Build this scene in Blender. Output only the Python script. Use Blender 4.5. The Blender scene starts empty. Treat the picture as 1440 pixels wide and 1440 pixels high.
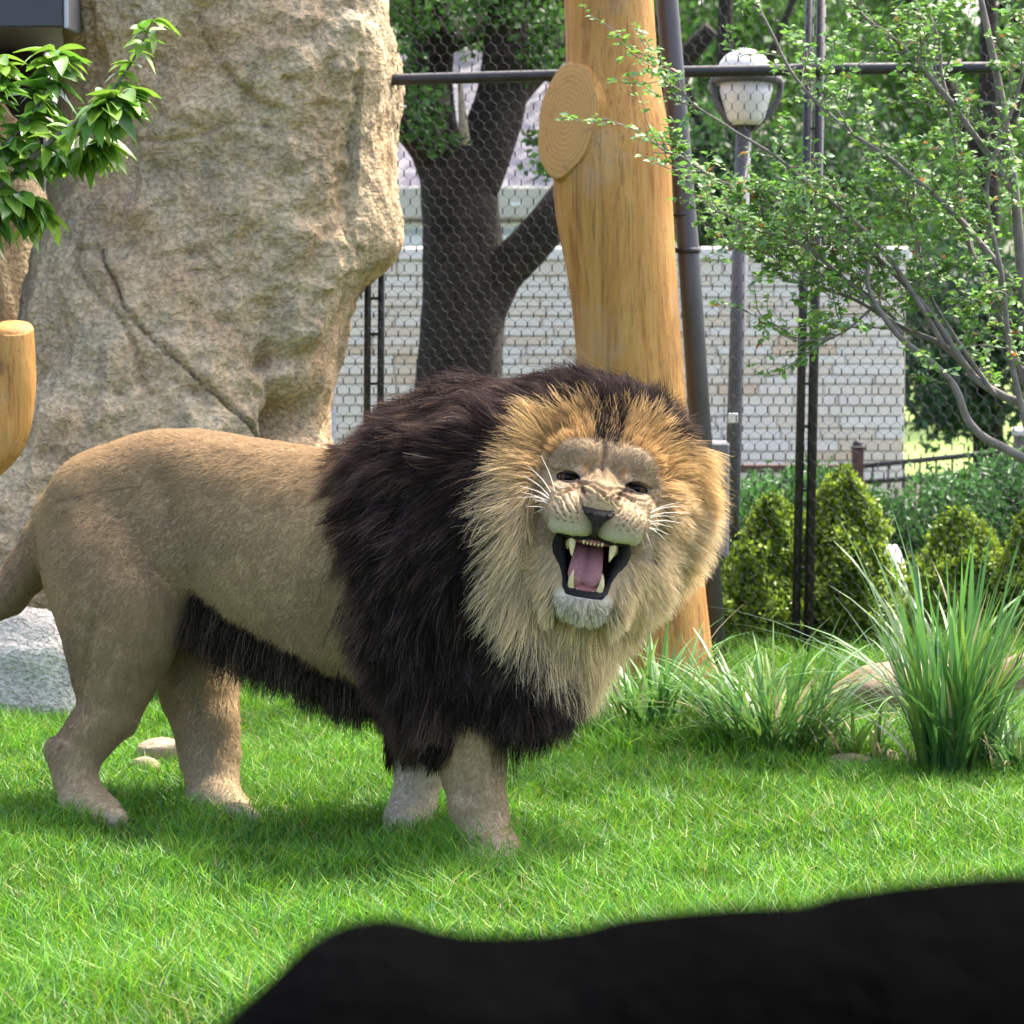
import bpy, math, random
import numpy as np
from mathutils import Matrix, Vector
R = math.radians
rng = np.random.default_rng(7)
random.seed(7)
scene = bpy.context.scene
col = scene.collection

# ---------------------------------------------------------------- camera
F = 4905.0                      # focal length in photo pixels (photo 1440 wide)
CAMH = 1.62
PITCH = math.atan(390 / F)
cam_d = bpy.data.cameras.new('camera'); cam = bpy.data.objects.new('camera', cam_d); col.objects.link(cam)
cam.location = (0, 0, CAMH); cam.rotation_euler = (math.pi / 2 - PITCH, 0, 0)
cam_d.sensor_width = 36; cam_d.lens = 36 * F / 1440
cam_d.clip_start = 0.1; cam_d.clip_end = 2000
cam_d.dof.use_dof = True; cam_d.dof.focus_distance = 9.0; cam_d.dof.aperture_fstop = 8.5
scene.camera = cam

# ---------------------------------------------------------------- sky and sun
SUN = Vector((0.36, 0.40, 0.84)).normalized()     # direction towards the sun: high, behind and to the right
w = bpy.data.worlds.new('World'); scene.world = w; w.use_nodes = True
nt = w.node_tree; bg = nt.nodes['Background']
sky = nt.nodes.new('ShaderNodeTexSky'); sky.sky_type = 'NISHITA'; sky.sun_disc = False
sky.sun_elevation = math.asin(SUN.z); sky.sun_rotation = math.atan2(SUN.x, SUN.y)
sky.dust_density = 5.0; sky.air_density = 0.7; sky.ozone_density = 0.3
nt.links.new(sky.outputs[0], bg.inputs[0]); bg.inputs[1].default_value = 0.15
sd = bpy.data.lights.new('sun', 'SUN'); sd.energy = 2.0; sd.angle = R(0.6); sd.color = (1.0, 0.94, 0.85)
so = bpy.data.objects.new('sun', sd); col.objects.link(so)
so.rotation_euler = SUN.to_track_quat('Z', 'Y').to_euler(); so.location = SUN * 30
vs = scene.view_settings
vs.view_transform = 'Standard'; vs.look = 'None'; vs.gamma = 1; vs.use_curve_mapping = False
vs.exposure = 2.3
scene.render.engine = 'CYCLES'
scene.cycles.use_denoising = True
scene.cycles.max_bounces = 6; scene.cycles.transparent_max_bounces = 8
scene.cycles_curves.shape = 'RIBBONS'; scene.cycles_curves.subdivisions = 2

# ---------------------------------------------------------------- pixel <-> world
CF = np.array([0, math.cos(PITCH), -math.sin(PITCH)]); CU = np.array([0, math.sin(PITCH), math.cos(PITCH)])
CR = np.array([1.0, 0, 0]); CP = np.array([0, 0, CAMH])
def at(px, py, D):
    return CP + D * (CF + CR * ((px - 720) / F) + CU * ((720 - py) / F))
def proj(P):
    q = np.asarray(P) - CP; d = q @ CF
    return 720 + F * (q @ CR) / d, 720 - F * (q @ CU) / d, d
def gdepth(py):                 # depth of the ground (z = 0) at pixel row py
    return CAMH / -(CF[2] + CU[2] * (720 - py) / F)
def ground(px, py):
    return at(px, py, gdepth(py))
def gat(px, D):                 # ground point below pixel column px at depth D
    p = at(px, 720, D); y = p[1]; return np.array([(px - 720) / F * D, y, 0.0])
def X_(px, D): return (px - 720) / F * D
def pm(D): return D / F         # metres per pixel

# ---------------------------------------------------------------- object helpers
def link(o, parent=None):
    col.objects.link(o)
    if parent is not None:
        o.parent = parent; o.matrix_parent_inverse = PINV[parent.name]
    return o
PINV = {}
def tag(o, label, cat, group=None, kind=None):
    if label: o['label'] = label
    if cat: o['category'] = cat
    if group: o['group'] = group
    if kind: o['kind'] = kind
    return o
def thing(name, label, cat, loc=(0, 0, 0), group=None):
    o = bpy.data.objects.new(name, None); o.empty_display_size = 0.1
    col.objects.link(o); o.location = Vector(loc)
    PINV[o.name] = Matrix.Translation(-Vector(loc))
    return tag(o, label, cat, group)
def mesh_np(name, V, polys, mat=None, parent=None, cols=None, smooth=True, link_it=True):
    """polys: (n,4) / (n,3) int array, or list of such arrays"""
    V = np.asarray(V, np.float32)
    if not isinstance(polys, list): polys = [polys]
    polys = [np.asarray(p, np.int32) for p in polys if len(p)]
    me = bpy.data.meshes.new(name)
    me.vertices.add(len(V)); me.vertices.foreach_set('co', V.ravel())
    nl = sum(p.size for p in polys); npoly = sum(len(p) for p in polys)
    me.loops.add(nl); me.polygons.add(npoly)
    me.loops.foreach_set('vertex_index', np.concatenate([p.ravel() for p in polys]))
    tot = np.concatenate([np.full(len(p), p.shape[1], np.int32) for p in polys])
    start = np.concatenate([[0], np.cumsum(tot)[:-1]]).astype(np.int32)
    me.polygons.foreach_set('loop_start', start)
    me.polygons.foreach_set('use_smooth', np.full(npoly, smooth, bool))
    if cols is not None:
        a = me.color_attributes.new('col', 'FLOAT_COLOR', 'POINT')
        c = np.ones((len(V), 4), np.float32); c[:, :3] = cols
        a.data.foreach_set('color', c.ravel())
    me.update(calc_edges=True); me.validate()
    if mat: me.materials.append(mat)
    if not link_it: return me
    o = bpy.data.objects.new(name, me)
    link(o, parent)
    if parent is not None: PINV[o.name] = Matrix.Identity(4)
    return o
def sub(o, parent):             # parent an object to a part (part itself sits at identity under its thing)
    o.parent = parent
    return o
def hair(name, P, rad, cols, mat, parent=None, kind=None):
    """P (N,n,3); rad (N,n) or (n,), cols (N,3) or (N,n,3)"""
    N, n, _ = P.shape
    cd = bpy.data.hair_curves.new(name); cd.add_curves([n] * N)
    cd.attributes['position'].data.foreach_set('vector', np.ascontiguousarray(P, np.float32).ravel())
    ra = cd.attributes.get('radius') or cd.attributes.new('radius', 'FLOAT', 'POINT')
    ra.data.foreach_set('value', np.ascontiguousarray(np.broadcast_to(rad, (N, n)), np.float32).ravel())
    ca = cd.attributes.new('col', 'FLOAT_COLOR', 'POINT')
    c = np.ones((N, n, 4), np.float32); c[..., :3] = cols if cols.ndim == 3 else cols[:, None, :]
    ca.data.foreach_set('color', c.ravel())
    if mat: cd.materials.append(mat)
    o = bpy.data.objects.new(name, cd); link(o, parent)
    if parent is not None: PINV[o.name] = Matrix.Identity(4)
    if kind: o['kind'] = kind
    return o
def norm(v): return v / np.maximum(np.linalg.norm(v, axis=-1, keepdims=True), 1e-9)
def catmull(pts, n):
    pts = np.asarray(pts, float); m = len(pts)
    P = np.vstack([2 * pts[0] - pts[1], pts, 2 * pts[-1] - pts[-2]])
    t = np.linspace(0, m - 1 - 1e-9, n); i = t.astype(int); f = (t - i)[:, None]
    p0, p1, p2, p3 = P[i], P[i + 1], P[i + 2], P[i + 3]
    return 0.5 * ((2 * p1) + (-p0 + p2) * f + (2 * p0 - 5 * p1 + 4 * p2 - p3) * f ** 2 + (-p0 + 3 * p1 - 3 * p2 + p3) * f ** 3)
def tube(path, rad, sides=8, caps=True, wob=None):
    """returns V, [quads, tris]"""
    path = np.asarray(path, float); n = len(path); rad = np.broadcast_to(np.asarray(rad, float), (n,))
    T = norm(np.gradient(path, axis=0))
    up = np.array([0, 0, 1.0]) if abs(T[0][2]) < 0.9 else np.array([1.0, 0, 0])
    N = np.zeros_like(path); N[0] = norm(np.cross(T[0], up))
    for i in range(1, n):
        v = N[i - 1] - T[i] * (N[i - 1] @ T[i]); N[i] = norm(v)
    B = np.cross(T, N)
    a = np.linspace(0, 2 * np.pi, sides, endpoint=False)
    rr = rad[:, None] * (np.ones((n, sides)) if wob is None else wob)
    V = path[:, None] + rr[..., None] * (np.cos(a)[None, :, None] * N[:, None] + np.sin(a)[None, :, None] * B[:, None])
    V = V.reshape(-1, 3)
    i = np.arange(n - 1)[:, None] * sides; j = np.arange(sides)[None]; k = (j + 1) % sides
    Q = np.stack([i + j, i + k, i + sides + k, i + sides + j], -1).reshape(-1, 4)
    polys = [Q]
    if caps:
        V = np.vstack([V, path[0], path[-1]]); c0 = n * sides; c1 = c0 + 1
        j = np.arange(sides); k = (j + 1) % sides
        polys.append(np.stack([np.full(sides, c0), k, j], -1))
        e = (n - 1) * sides
        polys.append(np.stack([np.full(sides, c1), e + j, e + k], -1))
    return V, polys
class MB:
    """collects several shells into one mesh"""
    def __init__(s): s.V = []; s.P = {3: [], 4: []}; s.n = 0; s.C = []
    def add(s, V, polys, c=None):
        if not isinstance(polys, list): polys = [polys]
        for p in polys:
            p = np.asarray(p, np.int32)
            if len(p): s.P[p.shape[1]].append(p + s.n)
        s.V.append(np.asarray(V, float)); s.n += len(V)
        if c is not None: s.C.append(np.broadcast_to(np.asarray(c, float), (len(V), 3)))
        return s
    def tube(s, path, rad, sides=8, caps=True, c=None): return s.add(*tube(path, rad, sides, caps), c=c)
    def box(s, lo, hi, bev=0.0, c=None):
        V, P = boxm(lo, hi, bev); return s.add(V, P, c)
    def build(s, name, mat, parent=None, smooth=True, link_it=True):
        polys = [np.vstack(s.P[k]) for k in (4, 3) if s.P[k]]
        return mesh_np(name, np.vstack(s.V), polys, mat, parent, np.vstack(s.C) if s.C else None, smooth, link_it)
def boxm(lo, hi, bev=0.0):
    lo = np.asarray(lo, float); hi = np.asarray(hi, float)
    if bev <= 0:
        V = np.array([[x, y, z] for z in (lo[2], hi[2]) for y in (lo[1], hi[1]) for x in (lo[0], hi[0])])
        Q = [[0, 2, 3, 1], [4, 5, 7, 6], [0, 1, 5, 4], [2, 6, 7, 3], [0, 4, 6, 2], [1, 3, 7, 5]]
        return V, np.array(Q)
    b = min(bev, *(0.45 * (hi - lo)))
    V = []; idx = {}
    for sx in (0, 1):
        for sy in (0, 1):
            for sz in (0, 1):
                c = [hi[k] if s_ else lo[k] for k, s_ in enumerate((sx, sy, sz))]
                dd = [-1 if s_ else 1 for s_ in (sx, sy, sz)]
                for ax in range(3):        # vertex lying on face 'ax'
                    p = [c[k] + (0 if k == ax else dd[k] * b) for k in range(3)]
                    idx[(sx, sy, sz, ax)] = len(V); V.append(p)
    V = np.array(V); Q = []; T = []
    cen = (lo + hi) / 2
    def addq(f):
        p = V[f]; nn = np.cross(p[1] - p[0], p[2] - p[0])
        if nn @ (p.mean(0) - cen) < 0: f = f[::-1]
        (Q if len(f) == 4 else T).append(f)
    for ax in range(3):
        o1, o2 = [k for k in range(3) if k != ax]
        for s_ in (0, 1):
            f = []
            for u, v in ((0, 0), (1, 0), (1, 1), (0, 1)):
                t = [0, 0, 0]; t[ax] = s_; t[o1] = u; t[o2] = v; f.append(idx[(*t, ax)])
            addq(f)
        for u in (0, 1):
            for v in (0, 1):               # edge running along ax
                t0 = [0, 0, 0]; t0[o1] = u; t0[o2] = v; t1 = list(t0); t1[ax] = 1
                addq([idx[(*t0, o1)], idx[(*t1, o1)], idx[(*t1, o2)], idx[(*t0, o2)]])
    for sx in (0, 1):
        for sy in (0, 1):
            for sz in (0, 1): addq([idx[(sx, sy, sz, a)] for a in range(3)])
    return V, [np.array(Q), np.array(T)]
def ellipsoid(c, r, nu=16, nv=10, rot=None):
    u = np.linspace(0, 2 * np.pi, nu, endpoint=False); v = np.linspace(0, np.pi, nv + 1)[1:-1]
    P = np.array([[np.sin(b) * np.cos(a), np.sin(b) * np.sin(a), np.cos(b)] for b in v for a in u])
    P = np.vstack([P, [0, 0, 1], [0, 0, -1]]) * np.asarray(r, float)
    if rot is not None: P = P @ np.asarray(rot).T
    V = P + np.asarray(c, float); m = nv - 1
    i = np.arange(m - 1)[:, None] * nu; j = np.arange(nu)[None]; k = (j + 1) % nu
    Q = np.stack([i + j, i + nu + j, i + nu + k, i + k], -1).reshape(-1, 4)
    j = np.arange(nu); k = (j + 1) % nu
    T = np.vstack([np.stack([np.full(nu, m * nu), j, k], -1), np.stack([np.full(nu, m * nu + 1), (m - 1) * nu + k, (m - 1) * nu + j], -1)])
    return V, [Q, T]

# smooth value noise in numpy (for shapes only)
_perm = np.random.default_rng(3).random((64, 64, 64)).astype(np.float32)
def vnoise(P, scale=1.0, off=0.0):
    q = np.asarray(P, np.float64) * scale + off; i = np.floor(q).astype(int); f = q - i; f = f * f * (3 - 2 * f)
    r = 0
    for dx in (0, 1):
        for dy in (0, 1):
            for dz in (0, 1):
                wgt = (f[..., 0] if dx else 1 - f[..., 0]) * (f[..., 1] if dy else 1 - f[..., 1]) * (f[..., 2] if dz else 1 - f[..., 2])
                r = r + wgt * _perm[(i[..., 0] + dx) % 64, (i[..., 1] + dy) % 64, (i[..., 2] + dz) % 64]
    return r * 2 - 1
def fbm(P, scale, octv=4, gain=0.5, off=0.0):
    r = 0; a = 1
    for k in range(octv): r = r + a * vnoise(P, scale * 2 ** k, off + 11.3 * k); a *= gain
    return r
def vnoise3(P, scale, off=0.0): return np.stack([vnoise(P, scale, off + k * 17.7) for k in range(3)], -1)
def in_poly(px, py, poly):
    poly = np.asarray(poly, float); r = np.zeros(np.shape(px), bool); j = len(poly) - 1
    for i in range(len(poly)):
        xi, yi = poly[i]; xj, yj = poly[j]
        c = ((yi > py) != (yj > py)) & (px < (xj - xi) * (py - yi) / (yj - yi + 1e-12) + xi)
        r ^= c; j = i
    return r
def seg_dist(px, py, line):
    d = np.full(np.shape(px), 1e9); line = np.asarray(line, float)
    for (x0, y0), (x1, y1) in zip(line[:-1], line[1:]):
        vx, vy = x1 - x0, y1 - y0; t = np.clip(((px - x0) * vx + (py - y0) * vy) / (vx * vx + vy * vy + 1e-9), 0, 1)
        d = np.minimum(d, np.hypot(px - x0 - t * vx, py - y0 - t * vy))
    return d
def sstep(a, b, x):
    t = np.clip((x - a) / (b - a), 0, 1); return t * t * (3 - 2 * t)
def srgb(r, g, b):
    c = np.array([r, g, b]) / 255.0
    return np.where(c <= 0.04045, c / 12.92, ((c + 0.055) / 1.055) ** 2.4)

# ---------------------------------------------------------------- material helpers
def newmat(name):
    m = bpy.data.materials.new(name); m.use_nodes = True; nt = m.node_tree
    return m, nt, nt.nodes['Principled BSDF'], nt.nodes['Material Output']
def N(nt, t, **kw):
    n = nt.nodes.new('ShaderNode' + t)
    for k, v in kw.items():
        if k.startswith('i_'):
            key = k[2:]; key = int(key) if key.isdigit() else key.replace('_', ' ')
            n.inputs[key].default_value = v
        else: setattr(n, k, v)
    return n
def L(nt, a, b): nt.links.new(a, b)
def rgba(c): return (float(c[0]), float(c[1]), float(c[2]), 1.0)
def ramp(nt, fac, stops):
    n = nt.nodes.new('ShaderNodeValToRGB'); e = n.color_ramp.elements
    while len(e) < len(stops): e.new(0.5)
    for el, (p, c) in zip(e, stops): el.position = p; el.color = rgba(c) if len(c) == 3 else c
    L(nt, fac, n.inputs[0]); return n
def coords(nt, scale=(1, 1, 1), kind='Object'):
    tc = N(nt, 'TexCoord'); mp = N(nt, 'Mapping'); mp.inputs['Scale'].default_value = scale
    L(nt, tc.outputs[kind], mp.inputs[0]); return mp.outputs[0]
def noise(nt, vec, scale, detail=4, rough=0.55, dist=0.0):
    n = N(nt, 'TexNoise'); n.inputs['Scale'].default_value = scale; n.inputs['Detail'].default_value = detail
    n.inputs['Roughness'].default_value = rough; n.inputs['Distortion'].default_value = dist
    L(nt, vec, n.inputs['Vector']); return n.outputs['Fac']
def mixc(nt, a, b, fac, mode='MIX'):
    n = N(nt, 'Mix', data_type='RGBA', blend_type=mode)
    for s, v in ((6, a), (7, b)):
        if hasattr(v, 'default_value') or hasattr(v, 'links'): L(nt, v, n.inputs[s])
        else: n.inputs[s].default_value = rgba(v)
    if hasattr(fac, 'links'): L(nt, fac, n.inputs[0])
    else: n.inputs[0].default_value = fac
    return n.outputs[2]
def bump(nt, h, strength, dist, bsdf, prev=None):
    n = N(nt, 'Bump'); n.inputs['Strength'].default_value = strength; n.inputs['Distance'].default_value = dist
    L(nt, h, n.inputs['Height'])
    if prev is not None: L(nt, prev, n.inputs['Normal'])
    if bsdf is not None: L(nt, n.outputs[0], bsdf.inputs['Normal'])
    return n.outputs[0]
def plain(name, c, rough=0.6, metal=0.0, var=0.25, scale=20, bmp=0.0, spec=0.5):
    """one colour with slow and fine variation"""
    m, nt, b, o = newmat(name); v = coords(nt)
    n1 = noise(nt, v, scale, 5); c = np.asarray(c, float)
    L(nt, ramp(nt, n1, [(0.3, c * (1 - var)), (0.7, np.minimum(c * (1 + var), 1))]).outputs[0], b.inputs['Base Color'])
    b.inputs['Roughness'].default_value = rough; b.inputs['Metallic'].default_value = metal
    b.inputs['Specular IOR Level'].default_value = spec
    if bmp: bump(nt, noise(nt, v, scale * 6, 4), bmp, 0.01, b)
    return m
def attr_mat(name, rough=0.7, spec=0.3, transl=0.0, sheen=0.0, grain=0.0, gscale=300, bmp=0.0):
    """colour from the 'col' attribute, with optional grain, translucency"""
    m, nt, b, o = newmat(name)
    a = N(nt, 'Attribute', attribute_name='col'); cc = a.outputs['Color']
    if grain:
        n1 = noise(nt, coords(nt), gscale, 3)
        g = ramp(nt, n1, [(0.25, (1 - grain,) * 3), (0.75, (1 + grain,) * 3)])
        cc = mixc(nt, cc, g.outputs[0], 1.0, 'MULTIPLY')
        if bmp: bump(nt, n1, bmp, 0.01, b)
    L(nt, cc, b.inputs['Base Color'])
    b.inputs['Roughness'].default_value = rough; b.inputs['Specular IOR Level'].default_value = spec
    if transl:
        t = N(nt, 'BsdfTranslucent'); L(nt, cc, t.inputs['Color'])
        mx = N(nt, 'MixShader'); mx.inputs[0].default_value = transl
        L(nt, b.outputs[0], mx.inputs[1]); L(nt, t.outputs[0], mx.inputs[2]); L(nt, mx.outputs[0], o.inputs[0])
    return m
# ================================================================ SETTING
m_soil, nt_, b_, o_ = newmat('soil_and_thatch')
v_ = coords(nt_); n1 = noise(nt_, v_, 3, 6); n2 = noise(nt_, v_, 40, 5)
c1 = ramp(nt_, n1, [(.35, (.035, .05, .015)), (.65, (.07, .085, .03))]).outputs[0]
L(nt_, mixc(nt_, c1, (.09, .07, .04), ramp(nt_, n2, [(.5, (0, 0, 0)), (.75, (.6, .6, .6))]).outputs[0]), b_.inputs['Base Color'])
b_.inputs['Roughness'].default_value = .95; bump(nt_, n2, .8, .03, b_)
g_ = mesh_np('ground', [(-300, -20, 0), (300, -20, 0), (300, 900, 0), (-300, 900, 0)], np.array([[0, 1, 2, 3]]), m_soil)
tag(g_, None, None, kind='structure')

# ---- lawn: real blades
m_grass = attr_mat('grass_blade', .5, .35, transl=.42)
def blades(base, h, wd, lean_dir, lean, curve, cols):
    """5 vertices a blade: two at the root, two at the middle, one tip"""
    n = len(base); side = np.stack([-np.sin(lean_dir + 1.2), np.cos(lean_dir + 1.2), np.zeros(n)], -1)
    ang = rng.uniform(0, 2 * np.pi, n); side = np.stack([np.cos(ang), np.sin(ang), np.zeros(n)], -1)
    ld = np.stack([np.cos(lean_dir), np.sin(lean_dir), np.zeros(n)], -1); up = np.array([0, 0, 1.0])
    mid = base + (h * .55)[:, None] * up + (h * lean * .4)[:, None] * ld
    tip = base + (h * (1 - curve * .4))[:, None] * up + (h * (lean + curve))[:, None] * ld
    wv = side * (wd / 2)[:, None]
    V = np.stack([base - wv, base + wv, mid - wv * .85, mid + wv * .85, tip], 1).reshape(-1, 3)
    i = np.arange(n)[:, None] * 5
    Q = i + np.array([[0, 1, 3, 2]]); T = i + np.array([[2, 3, 4]])
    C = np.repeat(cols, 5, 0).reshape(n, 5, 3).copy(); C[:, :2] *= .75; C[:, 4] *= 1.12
    return V, [Q, T], C.reshape(-1, 3)
NB = 290000
yy = np.sqrt(rng.uniform(6.4 ** 2, 13.9 ** 2, NB)); xx = rng.uniform(-.20, .20, NB) * yy
xx[:int(NB * .12)] = rng.uniform(-.34, .34, int(NB * .12)) * yy[:int(NB * .12)]
px_, py_, _ = proj(np.stack([xx, yy, 0 * xx], -1))
keep = ~((px_ > 840) & (py_ < 1020 + 12 * np.sin(px_ * .05)) & (rng.random(NB) < .7))
base = np.stack([xx, yy, np.zeros(NB)], -1)[keep]; nb = len(base)
pt = vnoise(base, 1.7); pt2 = vnoise(base, 6.0)
hgt = (.078 + .020 * pt + .018 * pt2) * rng.uniform(.55, 1.35, nb)
wild = proj(base)[1] < 1085; hgt = np.where(wild & (proj(base)[0] > 820), hgt * 1.5, hgt)
hgt = hgt * (1 + .25 * sstep(8.6, 7.2, base[:, 1]))
for fx_, fD_ in ((138, 9.53), (330, 9.68), (702, 8.92), (571, 9.41)):
    hgt = hgt * (1 + (.15 if fx_ > 600 else .40) * np.exp(-((base - gat(fx_, fD_)) ** 2).sum(1) / .20 ** 2))
cg = np.array([.10, .255, .016])[None] * (1 + .25 * pt2)[:, None] * rng.uniform(.65, 1.4, (nb, 1))
yl = rng.random(nb) < .16; cg[yl] = np.array([.20, .31, .02]) * rng.uniform(.8, 1.3, (yl.sum(), 1))
bl = rng.random(nb) < .14; cg[bl] = np.array([.07, .20, .06]) * rng.uniform(.7, 1.2, (bl.sum(), 1))
dr = rng.random(nb) < .012 + .02 * (pt > .3); cg[dr] = np.array([.40, .33, .16]) * rng.uniform(.6, 1.2, (dr.sum(), 1))
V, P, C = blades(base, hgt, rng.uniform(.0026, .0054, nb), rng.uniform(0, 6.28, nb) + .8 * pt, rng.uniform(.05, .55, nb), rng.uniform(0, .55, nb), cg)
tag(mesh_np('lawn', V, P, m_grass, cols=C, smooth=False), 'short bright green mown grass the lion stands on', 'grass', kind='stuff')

# ---- rocks
def rock_mat(name, cols, pit=.6, scale=1.0, dark=None):
    m, nt, b, o = newmat(name); v = coords(nt)
    n0 = noise(nt, v, 1.6 * scale, 4, .6, .6); n1 = noise(nt, v, 5 * scale, 6, .62, .4); n2 = noise(nt, v, 60 * scale, 2, .6)
    c = ramp(nt, n1, [(.28, cols[0]), (.45, cols[1]), (.58, cols[2]), (.75, cols[3])]).outputs[0]
    c = mixc(nt, c, cols[4], ramp(nt, n0, [(.42, (0, 0, 0)), (.66, (.75, .75, .75))]).outputs[0])
    vs_ = coords(nt, (5, 5, .9)); st = noise(nt, vs_, 2.2 * scale, 4)
    c = mixc(nt, c, cols[5], ramp(nt, st, [(.52, (0, 0, 0)), (.72, (.55, .55, .55))]).outputs[0])
    g = ramp(nt, n2, [(.3, (.78, .78, .78)), (.7, (1.18, 1.18, 1.18))]).outputs[0]
    c = mixc(nt, c, g, 1.0, 'MULTIPLY'); L(nt, c, b.inputs['Base Color']); b.inputs['Roughness'].default_value = .92; b.inputs['Specular IOR Level'].default_value = .2 if dark is None else dark
    vp = coords(nt, (1, 1, 1.35)); pits = noise(nt, vp, 45 * scale, 3, .6)
    h1 = ramp(nt, pits, [(.36, (0, 0, 0)), (.52, (.8, .8, .8)), (.8, (1, 1, 1))]).outputs[0]
    nb_ = bump(nt, n2, .45, .014, None); bump(nt, h1, pit, .014, b, nb_)
    return m
m_rock = rock_mat('tan_rock', [(.33, .265, .175), (.47, .375, .235), (.60, .475, .295), (.54, .44, .29), (.52, .335, .175), (.27, .255, .185)], .8)
BT_Y = [-220, -60, 0, 60, 100, 150, 200, 250, 300, 340, 370, 400, 450, 520, 600, 640, 700, 760, 960, 1010]
BT_L = [180, 110, 92, 90, 88, 84, 80, 76, 72, 54, 42, 30, 20, 8, -24, -60, -95, -120, -160, -165]
BT_R = [430, 535, 551, 564, 567, 567, 564, 559, 552, 540, 520, 502, 487, 479, 475, 474, 474, 475, 482, 484]
BD = 12.95
nv_, nu_ = 330, 520
ysamp = np.linspace(-215, 1005, nv_); ang = np.linspace(0, 2 * np.pi, nu_, endpoint=False)
lf = np.interp(ysamp, BT_Y, BT_L); rt = np.interp(ysamp, BT_Y, BT_R); zz = np.array([at(720, y, BD - .3)[2] for y in ysamp])
x0 = (lf - 720) * BD / F; x1 = (rt - 720) * BD / F; cx = (x0 + x1) / 2; rx = (x1 - x0) / 2
dep = np.interp(ysamp, [-215, -100, 100, 330, 480, 700, 1005], [.34, .5, .62, .62, .58, .66, .78])
ca, sa = np.cos(ang), np.sin(ang)
ex = 2 / 2.7
sxp = np.sign(ca) * np.abs(ca) ** ex; syp = np.sign(sa) * np.abs(sa) ** ex
V = np.stack([cx[:, None] + rx[:, None] * sxp, BD + dep[:, None] * syp * np.ones_like(rx)[:, None], np.broadcast_to(zz[:, None], (nv_, nu_))], -1)
V[:, :, 1] += (.10 * np.sin(ysamp / 150))[:, None]
nrm_ = norm(np.cross(np.roll(V, -1, 1) - np.roll(V, 1, 1), np.gradient(V, axis=0)))
ctr = np.stack([cx, np.full(nv_, BD), zz], -1)[:, None]; nrm_ *= np.sign((nrm_ * (V - ctr)).sum(-1, keepdims=True))
fx, fy, fd = proj(V.reshape(-1, 3)); fx = fx.reshape(nv_, nu_); fy = fy.reshape(nv_, nu_); frontm = (nrm_[..., 1] < .25)
Pf = V.reshape(-1, 3)
dsp = (.11 * fbm(Pf, 1.5, 3, .5) + .045 * np.abs(fbm(Pf, 4.0, 4, .5, 5.)) - .022 + .016 * fbm(Pf, 14, 4, .6, 9.) - .05 * np.clip(fbm(Pf, 7, 3, .55, 2.) - .55, 0, 1) - .03 * np.clip(vnoise(Pf, 24, 6.) - .55, 0, 1)).reshape(nv_, nu_)
dsp *= np.where(np.abs(nrm_[..., 0]) > .75, .45, 1)
def groove(line, wd, dp):
    global dsp
    jx = 5 * vnoise(Pf, 9).reshape(nv_, nu_); dd = seg_dist(fx + jx, fy + jx, line); dsp = dsp - frontm * dp * np.exp(-(dd / wd) ** 2)
def step_(line, wd, dp):            # ledge: everything on the right-hand / upper side stands proud
    global dsp
    q = np.asarray(line, float); yl_ = np.interp(fx, q[:, 0], q[:, 1]); inx = sstep(q[0, 0] - 10, q[0, 0] + 25, fx) * sstep(q[-1, 0] + 10, q[-1, 0] - 25, fx)
    dsp = dsp + frontm * dp * inx * (1 / (1 + np.exp((fy - yl_) / wd))) * np.exp(-np.clip(yl_ - fy, 0, None) / 110)
def dent(x, y, rx_, ry_, dp):
    global dsp
    dsp = dsp - frontm * dp * np.exp(-((fx - x) / rx_) ** 2 - ((fy - y) / ry_) ** 2)
groove([(100, 345), (135, 350), (175, 430), (205, 470), (262, 520), (320, 572), (375, 620)], 2.6, .038)
groove([(95, 360), (130, 410), (170, 445), (195, 500), (205, 540)], 4.0, .022)
groove([(170, 205), (240, 195), (300, 183), (380, 176)], 3.0, .020)
groove([(275, 20), (295, 65), (330, 115), (370, 150), (395, 155)], 4.5, .030)
step_([(60, 345), (100, 335), (150, 400), (230, 500), (330, 590), (390, 640)], 11, .040)
step_([(390, 520), (440, 470), (485, 400), (530, 365), (560, 330)], 14, .085)
step_([(300, 300), (360, 330), (420, 325), (480, 300)], 8, .028)
step_([(255, 15), (290, 60), (340, 125), (400, 160), (450, 165)], 6, .035)
dent(415, 590, 34, 36, .20); dent(395, 500, 36, 14, .085); dent(310, 452, 16, 10, .04); dent(282, 550, 14, 9, .04); dent(165, 550, 8, 6, .03); dent(455, 150, 22, 10, .04); dent(345, 552, 20, 12, .035)
dent(210, 552, 10, 8, .03); dent(430, 300, 26, 12, .03)
V = V + nrm_ * dsp[..., None]; V = V.reshape(-1, 3)
i = np.arange(nv_ - 1)[:, None] * nu_; j = np.arange(nu_)[None]; k = (j + 1) % nu_
Q = np.stack([i + j, i + nu_ + j, i + nu_ + k, i + k], -1).reshape(-1, 4)
V = np.vstack([V, [[cx[0], BD, zz[0] + .05]]]); T = np.stack([np.full(nu_, len(V) - 1), np.arange(nu_), (np.arange(nu_) + 1) % nu_], -1)
o = mesh_np('boulder', V, [Q, T], m_rock)
tag(o, 'towering tan boulder with a diagonal crack, standing behind the lion', 'boulder')

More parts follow.
